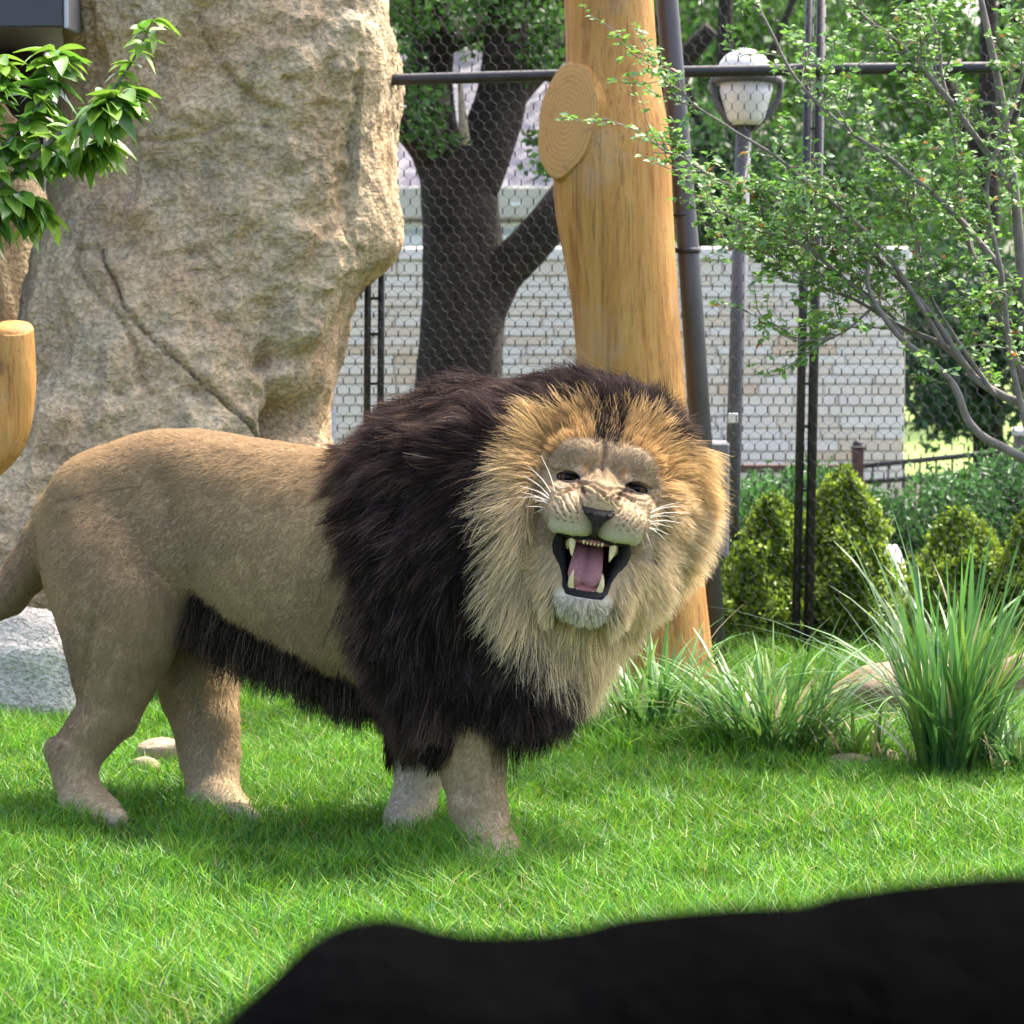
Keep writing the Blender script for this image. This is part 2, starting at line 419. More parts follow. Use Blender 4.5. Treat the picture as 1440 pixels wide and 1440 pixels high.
def blob_rock(name, c, r, mat, label, seed, amp=.16, cat='rock', nu=60, nv=36, fine=.03, rotz=0, group=None):
    c = np.asarray(c, float); V, P = ellipsoid((0, 0, 0), (1, 1, 1), nu, nv); q = V + seed
    k_ = 1 + amp * fbm(q, 1.3, 3) + fine * fbm(q, 5, 4, .6); k_ -= .10 * np.clip(fbm(q, 2.1, 2, .5, 4.), .15, 1)
    V = np.sign(V) * np.abs(V) ** .82 * k_[:, None] * np.asarray(r)
    cz, sz = math.cos(rotz), math.sin(rotz); V = V @ np.array([[cz, sz, 0], [-sz, cz, 0], [0, 0, 1]])
    return tag(mesh_np(name, V + c, P, mat), label, cat, group)
blob_rock('boulder', (X_(-40, 13.9), at(0, 600, 13.9)[1], .95), (.36, .42, 1.25), m_rock, 'narrow shaded boulder tucked behind the left flank of the towering one', 5.5, .10, 'boulder')
m_grey = rock_mat('pale_grey_rock', [(.44, .41, .35), (.60, .56, .49), (.74, .69, .60), (.66, .62, .54), (.58, .52, .44), (.44, .41, .36)], .8, 1.2)
m_buff = rock_mat('buff_rock', [(.30, .22, .14), (.42, .33, .22), (.52, .42, .29), (.48, .38, .26), (.45, .33, .2), (.3, .24, .18)], .6, 3.0)
p = gat(-10, 11.7); blob_rock('rock', (p[0], p[1], .13), (.36, .24, .25), m_grey, 'low pale grey rock sunlit on the grass below the lion tail', 2.2)
p = gat(-200, 11.6); blob_rock('rock', (p[0], p[1], .10), (.30, .24, .19), m_grey, 'pale grey rock beside the lower one, against the boulder foot', 7.7)
p = ground(228, 1085); blob_rock('rock', (p[0], p[1], .055), (.075, .055, .045), m_buff, 'small flat buff stone in the grass between the hind legs', 4.1, .2, nu=30, nv=18)
p = ground(216, 1092); blob_rock('rock', (p[0] - .02, p[1] - .03, .03), (.05, .035, .03), m_buff, 'smallest buff stone, leaning on the flat stone between the hind legs', 9.3, .2, nu=24, nv=14)
for q, (a, b, r) in enumerate(((1195, 1088, .075), (1240, 1082, .06), (1055, 1015, .07), (1290, 1080, .07))):
    p = ground(a, b); blob_rock('rock', (p[0], p[1], .02), (r, r * .7, .04), m_buff, ['low pale stone between the thin grass tuft and the pale arching one', 'smaller pale stone at the foot of the thin grass tuft', 'pale stone behind the pale arching tuft, near the log post', 'pale stone touching the foot of the tallest grass tuft'][q], 3.1 + q * 2.3, .2, nu=26, nv=16, group='pale stones among the grass tufts')
p = at(1244, 858, 14.1); m_whr = plain('white_stone', (.78, .77, .74), .7, 0, .12, 12, .3)
blob_rock('rock', (p[0] + .02, p[1], .12), (.075, .10, .24), m_whr, 'white upright stone peeping out behind the tallest conical shrub', 12.2, .08)

# rock right in front of the viewer, its shade painted in as near-black
m_shade_rock = rock_mat('shade_black_rock', [(.0005, .0005, .0006), (.0007, .0007, .0008), (.0010, .0010, .0011), (.0016, .0018, .0020), (.0022, .0024, .0026), (.0005, .0005, .0005)], .3, 1.2, .005)
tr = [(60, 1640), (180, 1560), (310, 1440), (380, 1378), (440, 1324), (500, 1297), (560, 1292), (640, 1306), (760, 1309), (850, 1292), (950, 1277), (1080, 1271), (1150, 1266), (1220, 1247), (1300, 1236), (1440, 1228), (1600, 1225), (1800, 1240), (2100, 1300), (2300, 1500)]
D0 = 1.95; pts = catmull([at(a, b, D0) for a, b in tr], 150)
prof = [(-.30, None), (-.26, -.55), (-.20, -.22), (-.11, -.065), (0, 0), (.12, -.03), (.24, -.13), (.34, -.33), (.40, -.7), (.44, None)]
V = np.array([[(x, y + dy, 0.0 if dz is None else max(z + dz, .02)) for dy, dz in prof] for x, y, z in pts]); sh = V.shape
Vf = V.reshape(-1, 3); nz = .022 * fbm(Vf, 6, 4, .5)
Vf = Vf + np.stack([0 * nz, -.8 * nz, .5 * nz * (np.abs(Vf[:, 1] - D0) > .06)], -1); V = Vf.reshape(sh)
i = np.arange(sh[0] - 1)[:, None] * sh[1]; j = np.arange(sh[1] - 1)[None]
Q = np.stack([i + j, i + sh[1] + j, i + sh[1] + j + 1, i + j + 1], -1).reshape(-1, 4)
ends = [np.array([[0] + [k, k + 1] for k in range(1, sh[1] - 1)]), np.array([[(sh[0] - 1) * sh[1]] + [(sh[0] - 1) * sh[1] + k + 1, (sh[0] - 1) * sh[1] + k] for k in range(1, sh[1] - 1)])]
o = mesh_np('boulder', V.reshape(-1, 3), [Q, np.vstack(ends)], m_shade_rock)
tag(o, 'shaded rock ledge painted near-black, close to the viewer, blurred along its rounded top', 'boulder')

# ---- wood
def wood_mat(name, base, dark, light, vert=(14, 14, .9), axis_scale=1.0):
    m, nt, b, o = newmat(name); v = coords(nt, vert)
    n1 = noise(nt, v, 2.0 * axis_scale, 6, .6, .5); n2 = noise(nt, v, 7 * axis_scale, 5, .65, .3); n3_ = noise(nt, coords(nt), 3.2, 4)
    c = ramp(nt, n1, [(.30, dark), (.46, base), (.62, light), (.75, base)]).outputs[0]
    c = mixc(nt, c, dark, ramp(nt, n2, [(.56, (0, 0, 0)), (.70, (.75, .75, .75))]).outputs[0])
    vl = coords(nt, tuple(q * 2.2 if q > 5 else q * .6 for q in vert)); ln_ = noise(nt, vl, 2.4 * axis_scale, 3, .5, .8)
    c = mixc(nt, c, np.asarray(dark) * .35, ramp(nt, ln_, [(.60, (0, 0, 0)), (.66, (.5, .5, .5)), (.72, (.1, .1, .1))]).outputs[0])
    c = mixc(nt, c, (.42, .40, .33), ramp(nt, n3_, [(.55, (0, 0, 0)), (.75, (.35, .35, .35))]).outputs[0])
    L(nt, c, b.inputs['Base Color']); b.inputs['Roughness'].default_value = .62; b.inputs['Specular IOR Level'].default_value = .3
    nb_ = bump(nt, n2, .5, .012, None); bump(nt, noise(nt, coords(nt, (40, 40, 9)), 6, 4), .25, .008, b, nb_); return m
m_pole = wood_mat('golden_log', (.43, .21, .048), (.21, .10, .028), (.50, .275, .075))
m_cut = wood_mat('sawn_end', (.50, .25, .065), (.32, .16, .045), (.56, .31, .09), (6, 6, 2.5))
m_drift = wood_mat('weathered_log', (.27, .175, .09), (.11, .068, .034), (.36, .25, .14), (1.3, 16, 22))
PD = 12.5
pc = [(-160, 846, 61), (0, 857, 63), (60, 860, 63), (110, 862, 66), (200, 862, 84), (260, 862, 84), (320, 868, 80), (400, 878, 76), (500, 886, 74), (600, 894, 74), (760, 908, 76), (900, 922, 78), (985, 930, 80)]
yp = np.linspace(-160, 985, 90); cxp = np.interp(yp, [q[0] for q in pc], [q[1] for q in pc]); rp = np.interp(yp, [q[0] for q in pc], [q[2] for q in pc])
ker = np.ones(7) / 7; cxp = np.convolve(np.pad(cxp, 3, 'edge'), ker, 'valid'); rp = np.convolve(np.pad(rp, 3, 'edge'), ker, 'valid')
path = np.array([at(a, b, PD) for a, b in zip(cxp, yp)])[::-1]
path[:, 2] = np.maximum(path[:, 2], -.03); rad = rp[::-1] * pm(PD); sd_ = 64
aa = np.linspace(0, 2 * np.pi, sd_, endpoint=False)
PV = path[:, None] + np.stack([np.cos(aa), np.sin(aa), 0 * aa], -1)[None] * .2
wob = 1 + .035 * fbm(PV.reshape(-1, 3) * np.array([1, 1, .35]), 5, 3).reshape(len(path), sd_) + .008 * vnoise(PV.reshape(-1, 3) * np.array([1, 1, .2]), 30).reshape(len(path), sd_)
pole = thing('log_post', 'tall golden peeled log post with a sawn branch stub, behind the lion', 'post', (path[0][0], path[0][1], 0))
V, P = tube(path, rad, sd_, True, wob); mesh_np('trunk', V, P, m_pole, pole)
sc_ = at(797, 168, PD - .13); sn = norm(np.array([-.62, -.76, .16])); su = norm(np.array([.10, 0, 1.0]) - sn * (np.array([.10, 0, 1.0]) @ sn)); sr = np.cross(su, sn)
ringn = 40; ra_ = np.linspace(0, 2 * np.pi, ringn, endpoint=False); rings = []
for t, s1, s2 in ((0, .128, .205), (.02, .137, .214), (.06, .146, .222), (.13, .155, .24), (.24, .12, .25)):
    cc_ = sc_ - sn * t + np.array([.02, 0, -.02]) * (t > .1)
    wv = 1 + .03 * np.sin(3 * ra_ + 1) + .02 * np.sin(7 * ra_)
    rings.append(cc_ + (np.cos(ra_) * s1 * wv)[:, None] * sr + (np.sin(ra_) * s2 * wv)[:, None] * su)
V = np.vstack(rings); i = np.arange(4)[:, None] * ringn; j = np.arange(ringn)[None]; k = (j + 1) % ringn
stub = mesh_np('branch_stub', V, np.stack([i + j, i + k, i + ringn + k, i + ringn + j], -1).reshape(-1, 4), m_pole, pole)
fr_ = [rings[0] + sn * .001]; 
for q in (.8, .5, .2): fr_.append(sc_ + (rings[0] - sc_) * q + sn * (.006 + .003 * math.sin(q * 9)))
V = np.vstack(fr_ + [[sc_ + sn * .007]]); i = np.arange(3)[:, None] * ringn
Q = np.stack([i + j, i + ringn + j, i + ringn + k, i + k], -1).reshape(-1, 4); jj = np.arange(ringn)
m_ring, nt_, b_, o_ = newmat('sawn_rings')
tc_ = N(nt_, 'TexCoord'); mp_ = N(nt_, 'Mapping'); mp_.inputs['Location'].default_value = tuple(-(sc_ * np.array([1.5, 1.5, .95]))); mp_.inputs['Scale'].default_value = (1.5, 1.5, .95)
L(nt_, tc_.outputs['Object'], mp_.inputs[0]); wv_ = N(nt_, 'TexWave', wave_type='RINGS', rings_direction='SPHERICAL'); wv_.inputs['Scale'].default_value = 17; wv_.inputs['Distortion'].default_value = 2.2; wv_.inputs['Detail'].default_value = 3; wv_.inputs['Detail Scale'].default_value = 1.4
L(nt_, mp_.outputs[0], wv_.inputs['Vector']); cr_ = ramp(nt_, wv_.outputs['Fac'], [(.1, (.455, .24, .07)), (.6, (.50, .27, .082)), (1, (.53, .295, .095))]).outputs[0]
L(nt_, mixc(nt_, cr_, (.20, .12, .05), ramp(nt_, noise(nt_, coords(nt_), 26, 5, .65), [(.55, (0, 0, 0)), (.75, (.6, .6, .6))]).outputs[0]), b_.inputs['Base Color']); b_.inputs['Roughness'].default_value = .8; bump(nt_, noise(nt_, coords(nt_), 60, 3), .4, .006, b_)
mesh_np('sawn_face', V, [Q, np.stack([3 * ringn + jj, np.full(ringn, 4 * ringn), 3 * ringn + (jj + 1) % ringn], -1)], m_ring, stub)

# climbing log at the left edge, carried by an upright outside the frame
cl = thing('climbing_log', 'cut yellow log end rising at the left of the boulder', 'log', gat(-190, 11.6))
LD = 11.6
pth = catmull([at(-190, 1040, LD), at(-190, 860, LD), at(-150, 740, LD), at(-70, 668, LD), at(-8, 618, LD), at(14, 560, LD), at(19, 500, LD), at(20, 462, LD)], 60)
pth[0, 2] = -.02; rr_ = np.interp(np.linspace(0, 1, 60), [0, .5, .75, 1], [60, 46, 34, 27]) * pm(LD)
wob = 1 + .05 * fbm(np.repeat(pth, 32, 0) + np.tile(np.stack([np.cos(np.linspace(0, 6.28, 32)), np.sin(np.linspace(0, 6.28, 32)), np.zeros(32)], -1), (60, 1)) * .1, 7, 3).reshape(60, 32)
V, P = tube(pth, rr_, 32, False, wob)
_h = V[:, 2] - pth[-1][2] - .30 * (V[:, 1] - pth[-1][1]); V[:, 2] -= np.where(_h > 0, _h, 0)   # sawn at a slant
mesh_np('trunk', V, P, m_pole, cl)
ce = pth[-1] - np.array([0, 0, .0]); tn = norm(np.array([.05, -.30, 1.0])); u1 = norm(np.cross(tn, [0, 1, .2])); u2 = np.cross(tn, u1)
V = [ce + tn * .012]; 
for q in np.linspace(0, 2 * np.pi, 32, endpoint=False): V.append(ce + (u1 * math.cos(q) + u2 * math.sin(q)) * rr_[-1] * 1.02 - tn * .002)
for q in np.linspace(0, 2 * np.pi, 32, endpoint=False): V.append(ce + (u1 * math.cos(q) + u2 * math.sin(q)) * rr_[-1] * .9 + tn * .010)
jj = np.arange(32); kk = (jj + 1) % 32
mesh_np('sawn_face', V, [np.stack([1 + jj, 1 + kk, 33 + kk, 33 + jj], -1), np.stack([np.zeros(32, int), 33 + jj, 33 + kk], -1)], m_cut, cl)

# fallen logs behind the tufts
def fallen(pts, radpx, label, D):
    p = catmull([at(a, b, D + dd) for a, b, dd in pts], 40); r = np.interp(np.linspace(0, 1, 40), np.linspace(0, 1, len(radpx)), radpx) * pm(D)
    wob = 1 + .20 * fbm(np.repeat(p, 28, 0) * np.array([.6, 2, 2]) + np.tile(np.stack([0 * np.linspace(0, 6.28, 28), np.sin(np.linspace(0, 6.28, 28)), np.cos(np.linspace(0, 6.28, 28))], -1), (40, 1)) * .2, 6, 4).reshape(40, 28)
    V, P = tube(p, r, 28, True, wob); return tag(mesh_np('fallen_log', V, P, m_drift), label, 'log')
fallen([(1150, 1000, .05), (1190, 985, 0), (1240, 978, 0), (1320, 975, .05), (1370, 985, .1)], [8, 30, 46, 48, 40, 20], 'weathered tan log lying on the ground behind the grass tufts', 11.5)
fallen([(1362, 985, .25), (1400, 968, .2), (1450, 958, .15), (1540, 960, .1), (1620, 970, .1)], [14, 38, 44, 46, 30], 'second weathered log, further right behind the tallest grass tuft', 11.5)

# ---- stone wall of single blocks
WD = 19.5
wall = thing('stone_wall', 'white limestone block wall behind the wire fence', 'wall', (at(870, 700, WD)[0], WD, 0))
wx0, wx1 = (470 - 720) / F * WD, (1272 - 720) / F * WD; ztop = at(720, 366, WD)[2]
m_joint = plain('wall_mortar', (.76, .70, .61), .95, 0, .15, 30, .4)
WY = at(870, 600, WD)[1]
mesh_np('mortar_core', *boxm((wx0, WY + .02, -.05), (wx1, WY + .35, ztop)), m_joint, wall, smooth=False)
mesh_np('coping', *boxm((wx0 - .03, WY - .03, ztop), (wx1 + .03, WY + .38, ztop + .075), .01), plain('coping_stone', (.82, .77, .70), .8, 0, .12, 6, .3), wall, smooth=False)
stone_m = [plain('limestone', np.array(c), .85, 0, .10, 14, .5) for c in ((.90, .83, .70), (.86, .76, .61), (.92, .86, .76), (.82, .70, .53), (.89, .82, .71), (.78, .62, .44))]
bm_ = []
for q in range(6):
    V, P = boxm((0, 0, 0), (1, 1, 1), .035); V = V + .03 * (np.random.default_rng(q).random(V.shape) - .5) * np.array([.3, .6, .6]); bm_.append(mesh_np('stone', V, P, stone_m[q], link_it=False, smooth=False))
z = 0.0; rnd = random.Random(5)
while z < ztop - .02:
    h_ = min(rnd.choice([.052, .06, .068]), ztop - z)
    if ztop - z - h_ < .03: h_ = ztop - z
    x = wx0
    while x < wx1 - .02:
        l_ = rnd.uniform(.20, .40); l_ = min(l_, wx1 - x)
        if wx1 - x - l_ < .08: l_ = wx1 - x
        o = bpy.data.objects.new('stone', rnd.choices(bm_, [5, 4, 5, 2, 4, 1.2])[0]); link(o, wall)
        o.location = (x + .004, WY - rnd.uniform(0, .014), z + .004); o.scale = (l_ - .008, .06, h_ - .008); x += l_
    z += h_

# ---- low building beyond the wall
bD = 27.0; BY = at(660, 400, bD)[1]
bl_ = thing('low_building', 'low building with beige fascia and grey sloping roof beyond the wall', 'building', (at(660, 500, bD)[0], BY, 0))
zf0, zf1 = at(660, 308, bD)[2], at(660, 262, bD)[2]
mesh_np('wall', *boxm((X_(400, bD), BY + .25, -.05), (X_(850, bD), BY + 3, zf0 + .02)), plain('pale_render', (.62, .64, .64), .8, 0, .1, 4), bl_, smooth=False)
mesh_np('fascia', *boxm((X_(395, bD), BY, zf0), (X_(855, bD), BY + 3.2, zf1), .015), plain('beige_fascia', (.50, .47, .38), .7, 0, .1, 4), bl_, smooth=False)
mesh_np('vent', *boxm((X_(718, bD), BY - .012, zf0 + .10), (X_(735, bD), BY + .01, zf0 + .125)), plain('white_vent', (.75, .75, .72), .6), bl_, smooth=False)
ya, yb = BY + .1, BY + 2.6; za, zb = zf1, at(660, 70, bD + 2.4)[2]
V = [(X_(395, bD), ya, za), (X_(855, bD), ya, za), (X_(855, bD), yb, zb), (X_(395, bD), yb, zb), (X_(395, bD), yb + .2, za), (X_(855, bD), yb + .2, za)]
mesh_np('roof', V, [np.array([[0, 1, 2, 3], [3, 2, 5, 4]]), np.array([[0, 3, 4], [1, 5, 2]])], plain('grey_roof', (.20, .185, .20), .85, 0, .15, 9, .3), bl_, smooth=False)
wq = plain('white_panel', (.82, .84, .85), .4, 0, .05, 3)
for a0, a1 in ((548, 640), (690, 785)):
    f = mesh_np('window', *boxm((X_(a0, bD), BY + .18, at(0, 346, bD)[2]), (X_(a1, bD), BY + .26, at(0, 312, bD)[2]), .01), wq, bl_, smooth=False)
    pn = mesh_np('pane', *boxm((X_(a0 + 5, bD), BY + .165, at(0, 330, bD)[2]), (X_(a1 - 5, bD), BY + .178, at(0, 322, bD)[2])), plain('window_glass', (.45, .52, .55), .1, 0, .1, 2), f, smooth=False)

# ---- shelter at top left
SD_ = 12.15
sh_ = thing('shelter', 'charcoal metal shelter roof corner above the left of the boulder', 'shelter', gat(-120, 13.0))
m_char = plain('charcoal_metal', (.055, .058, .066), .5, .2, .1, 5); m_void = plain('shade_and_latch_black', (.012, .012, .013), .7, 0, .2, 4)  # black for the latch, and for under-roof shadow painted onto the walls
Yf = at(50, 20, SD_)[1]
mesh_np('fascia', *boxm((-2.6, Yf, at(50, 38, SD_)[2]), (X_(90, SD_), Yf + .06, at(50, -45, SD_)[2]), .006), m_char, sh_, smooth=False)
mesh_np('end_trim', *boxm((X_(90, SD_), Yf - .004, at(50, 40, SD_)[2]), (X_(96, SD_), Yf + .5, at(50, -45, SD_)[2]), .003), plain('aluminium_trim', (.45, .46, .47), .4, .6, .1, 5), sh_, smooth=False)
mesh_np('roof_deck', *boxm((-2.6, Yf + .06, at(50, 20, SD_)[2]), (X_(90, SD_), Yf + 2.6, at(50, -5, SD_)[2])), m_char, sh_, smooth=False)
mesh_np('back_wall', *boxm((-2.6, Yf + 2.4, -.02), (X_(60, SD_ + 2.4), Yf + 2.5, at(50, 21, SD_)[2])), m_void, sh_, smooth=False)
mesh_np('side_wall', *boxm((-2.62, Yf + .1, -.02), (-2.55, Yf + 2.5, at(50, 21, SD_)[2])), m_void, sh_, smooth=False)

# ---- wire fence
FD0, FD1 = 13.1, 13.05
def fp(px, py):                    # point of the fence plane
    A = gat(500, FD0); B = gat(1440, FD1); n_ = np.cross(B - A, [0, 0, 1.0]); d = CF + CR * ((px - 720) / F) + CU * ((720 - py) / F)
    t = ((A - CP) @ n_) / (d @ n_); return CP + t * d
fen = thing('wire_fence', 'black hexagonal wire mesh fence with double posts behind the lion', 'fence', gat(900, 13.3))
m_fence = plain('black_fence_paint', (.022, .021, .024), .38, 0, .3, 15); m_wire = plain('black_wire', (.030, .029, .032), .42, .1, .3, 40)
A = fp(380, 700); B = fp(1640, 700); A[2] = B[2] = 0; fdir = norm(B - A); Lf = np.linalg.norm(B - A); zt_ = fp(900, -60)[2]
cw, ch = .0230, .0352; nw = int(Lf / cw); nh = int(zt_ / ch)
zz_ = []; ss_ = []
for h_ in range(nh):
    zz_ += [h_ * ch + ch * .20, h_ * ch + ch * .80]; ss_ += [h_ % 2, h_ % 2]
zz_ = np.array(zz_); ss_ = np.array(ss_, float); mbw = MB(); npt = len(zz_); wr_ = .00135
a4 = np.array([0.3, 1.87, 3.44, 5.01]); 
offc = np.stack([np.cos(a4), np.sin(a4)], -1) * wr_; fn_ = np.array([-fdir[1], fdir[0], 0])
Vs = []; 
for wi in range(nw):
    s_ = ss_ if wi % 2 == 0 else 1 - ss_
    xs = (wi + s_ * .90 + .05) * cw; yo = .0016 * np.where(np.arange(npt) % 4 < 2, 1, -1) * (1 if wi % 2 else -1)
    c_ = A + xs[:, None] * fdir + yo[:, None] * fn_; c_[:, 2] = zz_
    Vs.append((c_[:, None] + offc[None, :, :1] * fdir + offc[None, :, 1:] * fn_).reshape(-1, 3))
i = (np.arange(nw) * npt * 4)[:, None, None] + (np.arange(npt - 1) * 4)[None, :, None]; j = np.arange(4)[None, None]; k = (j + 1) % 4
Q = np.stack([i + j, i + k, i + 4 + k, i + 4 + j], -1).reshape(-1, 4)
o = mesh_np('wire_mesh', np.vstack(Vs), Q, m_wire, fen); o['kind'] = 'stuff'
for y0_, y1_ in ((106, 96),):
    V, P = tube([fp(380, 115), fp(560, 112), fp(780, 106), fp(960, 101), fp(1180, 97), fp(1420, 95), fp(1640, 93)], .022, 14); mesh_np('top_rail', V, P, m_fence, fen)
def fpost(x_top, x_bot, ytop, r, nm='post', dy=0.03):
    a = fp(x_bot, 960); b = fp(x_top, ytop); a = a + (a - b) * (a[2] / (b[2] - a[2])) ; V, P = tube([a + fn_ * dy, b + fn_ * dy], r, 12); return mesh_np(nm, V, P, m_fence, fen)
fpost(520, 512, 60, .0135); fpost(539, 531, 60, .0135)
fpost(1141, 1118, -60, .0165); fpost(1157, 1136, -60, .0185)
for y_ in (180, 300, 420, 470, 540, 600, 690, 800):
    for xa, xb in ((520, 539), (1141, 1157)):
        t = (y_ + 60) / 1020; s_ = -8 * t if xa < 600 else -22 * t
        V, P = tube([fp(xa + s_, y_) + fn_ * .03, fp(xb + s_, y_) + fn_ * .03], .006, 6); mesh_np('tie', V, P, m_fence, fen)
# steel pole strapped to the log post
sp_ = thing('steel_pole', 'dark grey steel pole strapped to the right of the golden log post', 'pole', gat(985, 12.62))
spD = 12.62; a = gat(1010, spD); b = at(937, -120, spD)
V, P = tube([a, at(968, 352, spD), at(938, 0, spD), b], 15.5 * pm(spD), 24); mesh_np('tube', V, P, plain('grey_steel', (.075, .072, .078), .45, .1, .15, 8), sp_)
ccl = at(967.5, 352, spD); V, P = tube([ccl - np.array([.002, 0, .010]), ccl + np.array([-.002, 0, .010])], 18 * pm(spD), 24); cp_ = mesh_np('clamp', V, P, m_fence, sp_)
mesh_np('clamp_tab', *boxm(at(935, 356, spD - .02) - np.array([0, .0, 0]), at(952, 348, spD - .02) + np.array([0, .03, 0]), .002), m_fence, cp_, smooth=False)
V, P = tube([at(958, 303, spD) - np.array([0, 0, .003]), at(957.6, 301, spD) + np.array([0, 0, .003])], 16.2 * pm(spD), 24); mesh_np('joint_ring', V, P, m_fence, sp_)

# ---- path lamp
lD = 13.6
lamp = thing('path_lamp', 'grey path lamp with white dome and lens behind the fence', 'lamp', gat(1026, lD))
m_lamp = plain('lamp_grey', (.085, .083, .09), .5, .1, .15, 8); m_lens = plain('frosted_lens', (.72, .72, .68), .35, 0, .08, 5)
a = gat(1024, lD); tp_ = at(1046, 176, lD)
V, P = tube([a, a + (tp_ - a) * .5, tp_], 11 * pm(lD), 18); mesh_np('pole', V, P, m_lamp, lamp)
V, P = tube([a, at(1028, 880, lD), at(1028, 868, lD), at(1028, 862, lD)], np.array([13, 13, 16, 12]) * pm(lD), 18); mesh_np('base_collar', V, P, m_lamp, lamp)
def lathe_px(name, prof, mat, cx_, D, n=28):
    pth = [at(cx_ + dx, y, D) for y, r, dx in prof]; V, P = tube(pth, [r * pm(D) for y, r, dx in prof], n); return mesh_np(name, V, P, mat, lamp)
lathe_px('lens', [(176, 20, 0), (166, 27, 0), (140, 34, 0), (118, 39, 0)], m_lens, 1049, lD)
lathe_px('rim', [(119, 40, 0), (117, 50, 0), (109, 50, 0), (106, 44, 0)], m_lamp, 1050, lD)
lathe_px('dome', [(106, 38, 0), (98, 38, 0), (88, 35, 0), (78, 27, 0), (71, 15, 0), (68, 3, 0)], m_lens, 1047, lD)
for s in (-1, 1):
    V, P = tube(catmull([at(1050 + s * 49, 112, lD), at(1050 + s * 44, 140, lD), at(1048 + s * 28, 166, lD), at(1047 + s * 10, 182, lD)], 12), 4.5 * pm(lD), 8); mesh_np('arm', V, P, m_lamp, lamp)
mesh_np('number_plate', *boxm(at(1024, 595, lD - .05), at(1038, 581, lD - .05) + np.array([0, .01, 0]), .002), plain('white_tag', (.7, .7, .66), .5), lamp, smooth=False)
bx = thing('electrical_box', 'grey metal control box on a stake beside the lamp pole', 'box', gat(990, 12.85))
eD = 12.85; ey = at(990, 700, eD)[1]
hb = mesh_np('housing', *boxm((X_(955, eD), ey, at(0, 785, eD)[2]), (X_(1026, eD), ey + .14, at(0, 622, eD)[2]), .008), plain('grey_enamel', (.20, .20, .215), .5, .2, .08, 6), bx, smooth=False)
V, P = tube([np.array([X_(1013, eD), ey - .02, at(0, 712, eD)[2]]), np.array([X_(1013, eD), ey + .01, at(0, 712, eD)[2]])], .026, 20); kn = mesh_np('latch', V, P, m_void, hb)
mesh_np('name_strip', *boxm((X_(1000, eD), ey - .004, at(0, 737, eD)[2]), (X_(1022, eD), ey + .004, at(0, 728, eD)[2])), plain('pale_strip', (.55, .55, .55), .5), hb, smooth=False)
V, P = tube([np.array([X_(975, eD), ey + .07, 0]), np.array([X_(975, eD), ey + .07, at(0, 780, eD)[2]])], .03, 10); mesh_np('stake', V, P, m_lamp, bx)

# ---- timber and iron rail fence in front of the wall
rD = 18.6
m_brown = plain('brown_timber', (.10, .048, .035), .7, 0, .25, 12, .3); m_iron = plain('iron_rail', (.035, .033, .035), .5, .1, .2, 12)
rf = thing('timber_rail', 'brown timber rail with capped square post before the white wall', 'fence', gat(1205, rD))
ry = at(1205, 660, rD)[1]
mesh_np('rail', *boxm((X_(930, rD), ry - .02, at(0, 665, rD)[2]), (X_(1197, rD), ry + .03, at(0, 653, rD)[2]), .004), m_brown, rf, smooth=False)
po = mesh_np('post', *boxm((X_(1198, rD), ry - .035, -.02), (X_(1214, rD), ry + .035, at(0, 630, rD)[2]), .004), m_brown, rf, smooth=False)
V, P = ellipsoid((X_(1206, rD), ry, at(0, 625, rD)[2]), (.028, .028, .028), 12, 8); mesh_np('finial', V, P, m_iron, po)
mesh_np('post_cap', *boxm((X_(1196, rD), ry - .042, at(0, 631, rD)[2]), (X_(1216, rD), ry + .042, at(0, 627, rD)[2]), .003), m_iron, po, smooth=False)
mesh_np('ledge', *boxm((X_(930, rD), ry - .05, at(0, 697, rD)[2]), (X_(1190, rD), ry + .10, at(0, 684, rD)[2]), .006), plain('pale_ledge', (.66, .66, .68), .7, 0, .1, 6), rf, smooth=False)
mesh_np('post', *boxm((X_(935, rD), ry - .03, -.02), (X_(951, rD), ry + .03, at(0, 640, rD)[2]), .004), m_brown, rf, smooth=False)
ir = thing('iron_fence', 'thin dark iron fence running from the timber post to the brown pillar', 'fence', gat(1320, 18.3))
P0 = at(1216, 655, rD); P1 = at(1424, 634, 17.4); Q0 = at(1216, 678, rD); Q1 = at(1424, 662, 17.4)
for a, b in ((P0, P1), (Q0, Q1)): V, P = tube([a, b], .014, 8); mesh_np('rail', V, P, m_iron, ir)
for t in np.linspace(.06, .94, 9):
    a = P0 + (P1 - P0) * t; V, P = tube([(a[0], a[1], 0), (a[0], a[1], a[2] - .01)], .007, 6); mesh_np('baluster', V, P, m_iron, ir)
pi_ = thing('fence_pillar', 'thick brown pillar with pale cap at the end of the iron fence', 'pillar', gat(1436, 17.3))
py0 = at(1436, 660, 17.3)[1]
mesh_np('shaft', *boxm((X_(1427, 17.3), py0 - .07, -.02), (X_(1470, 17.3), py0 + .07, at(0, 612, 17.3)[2]), .006), plain('mauve_brown_stone', (.15, .11, .11), .8, 0, .2, 10, .3), pi_, smooth=False)
mesh_np('cap', *boxm((X_(1425, 17.3), py0 - .085, at(0, 612, 17.3)[2]), (X_(1472, 17.3), py0 + .085, at(0, 602, 17.3)[2]), .006), plain('pale_cap', (.6, .6, .58), .7), pi_, smooth=False)
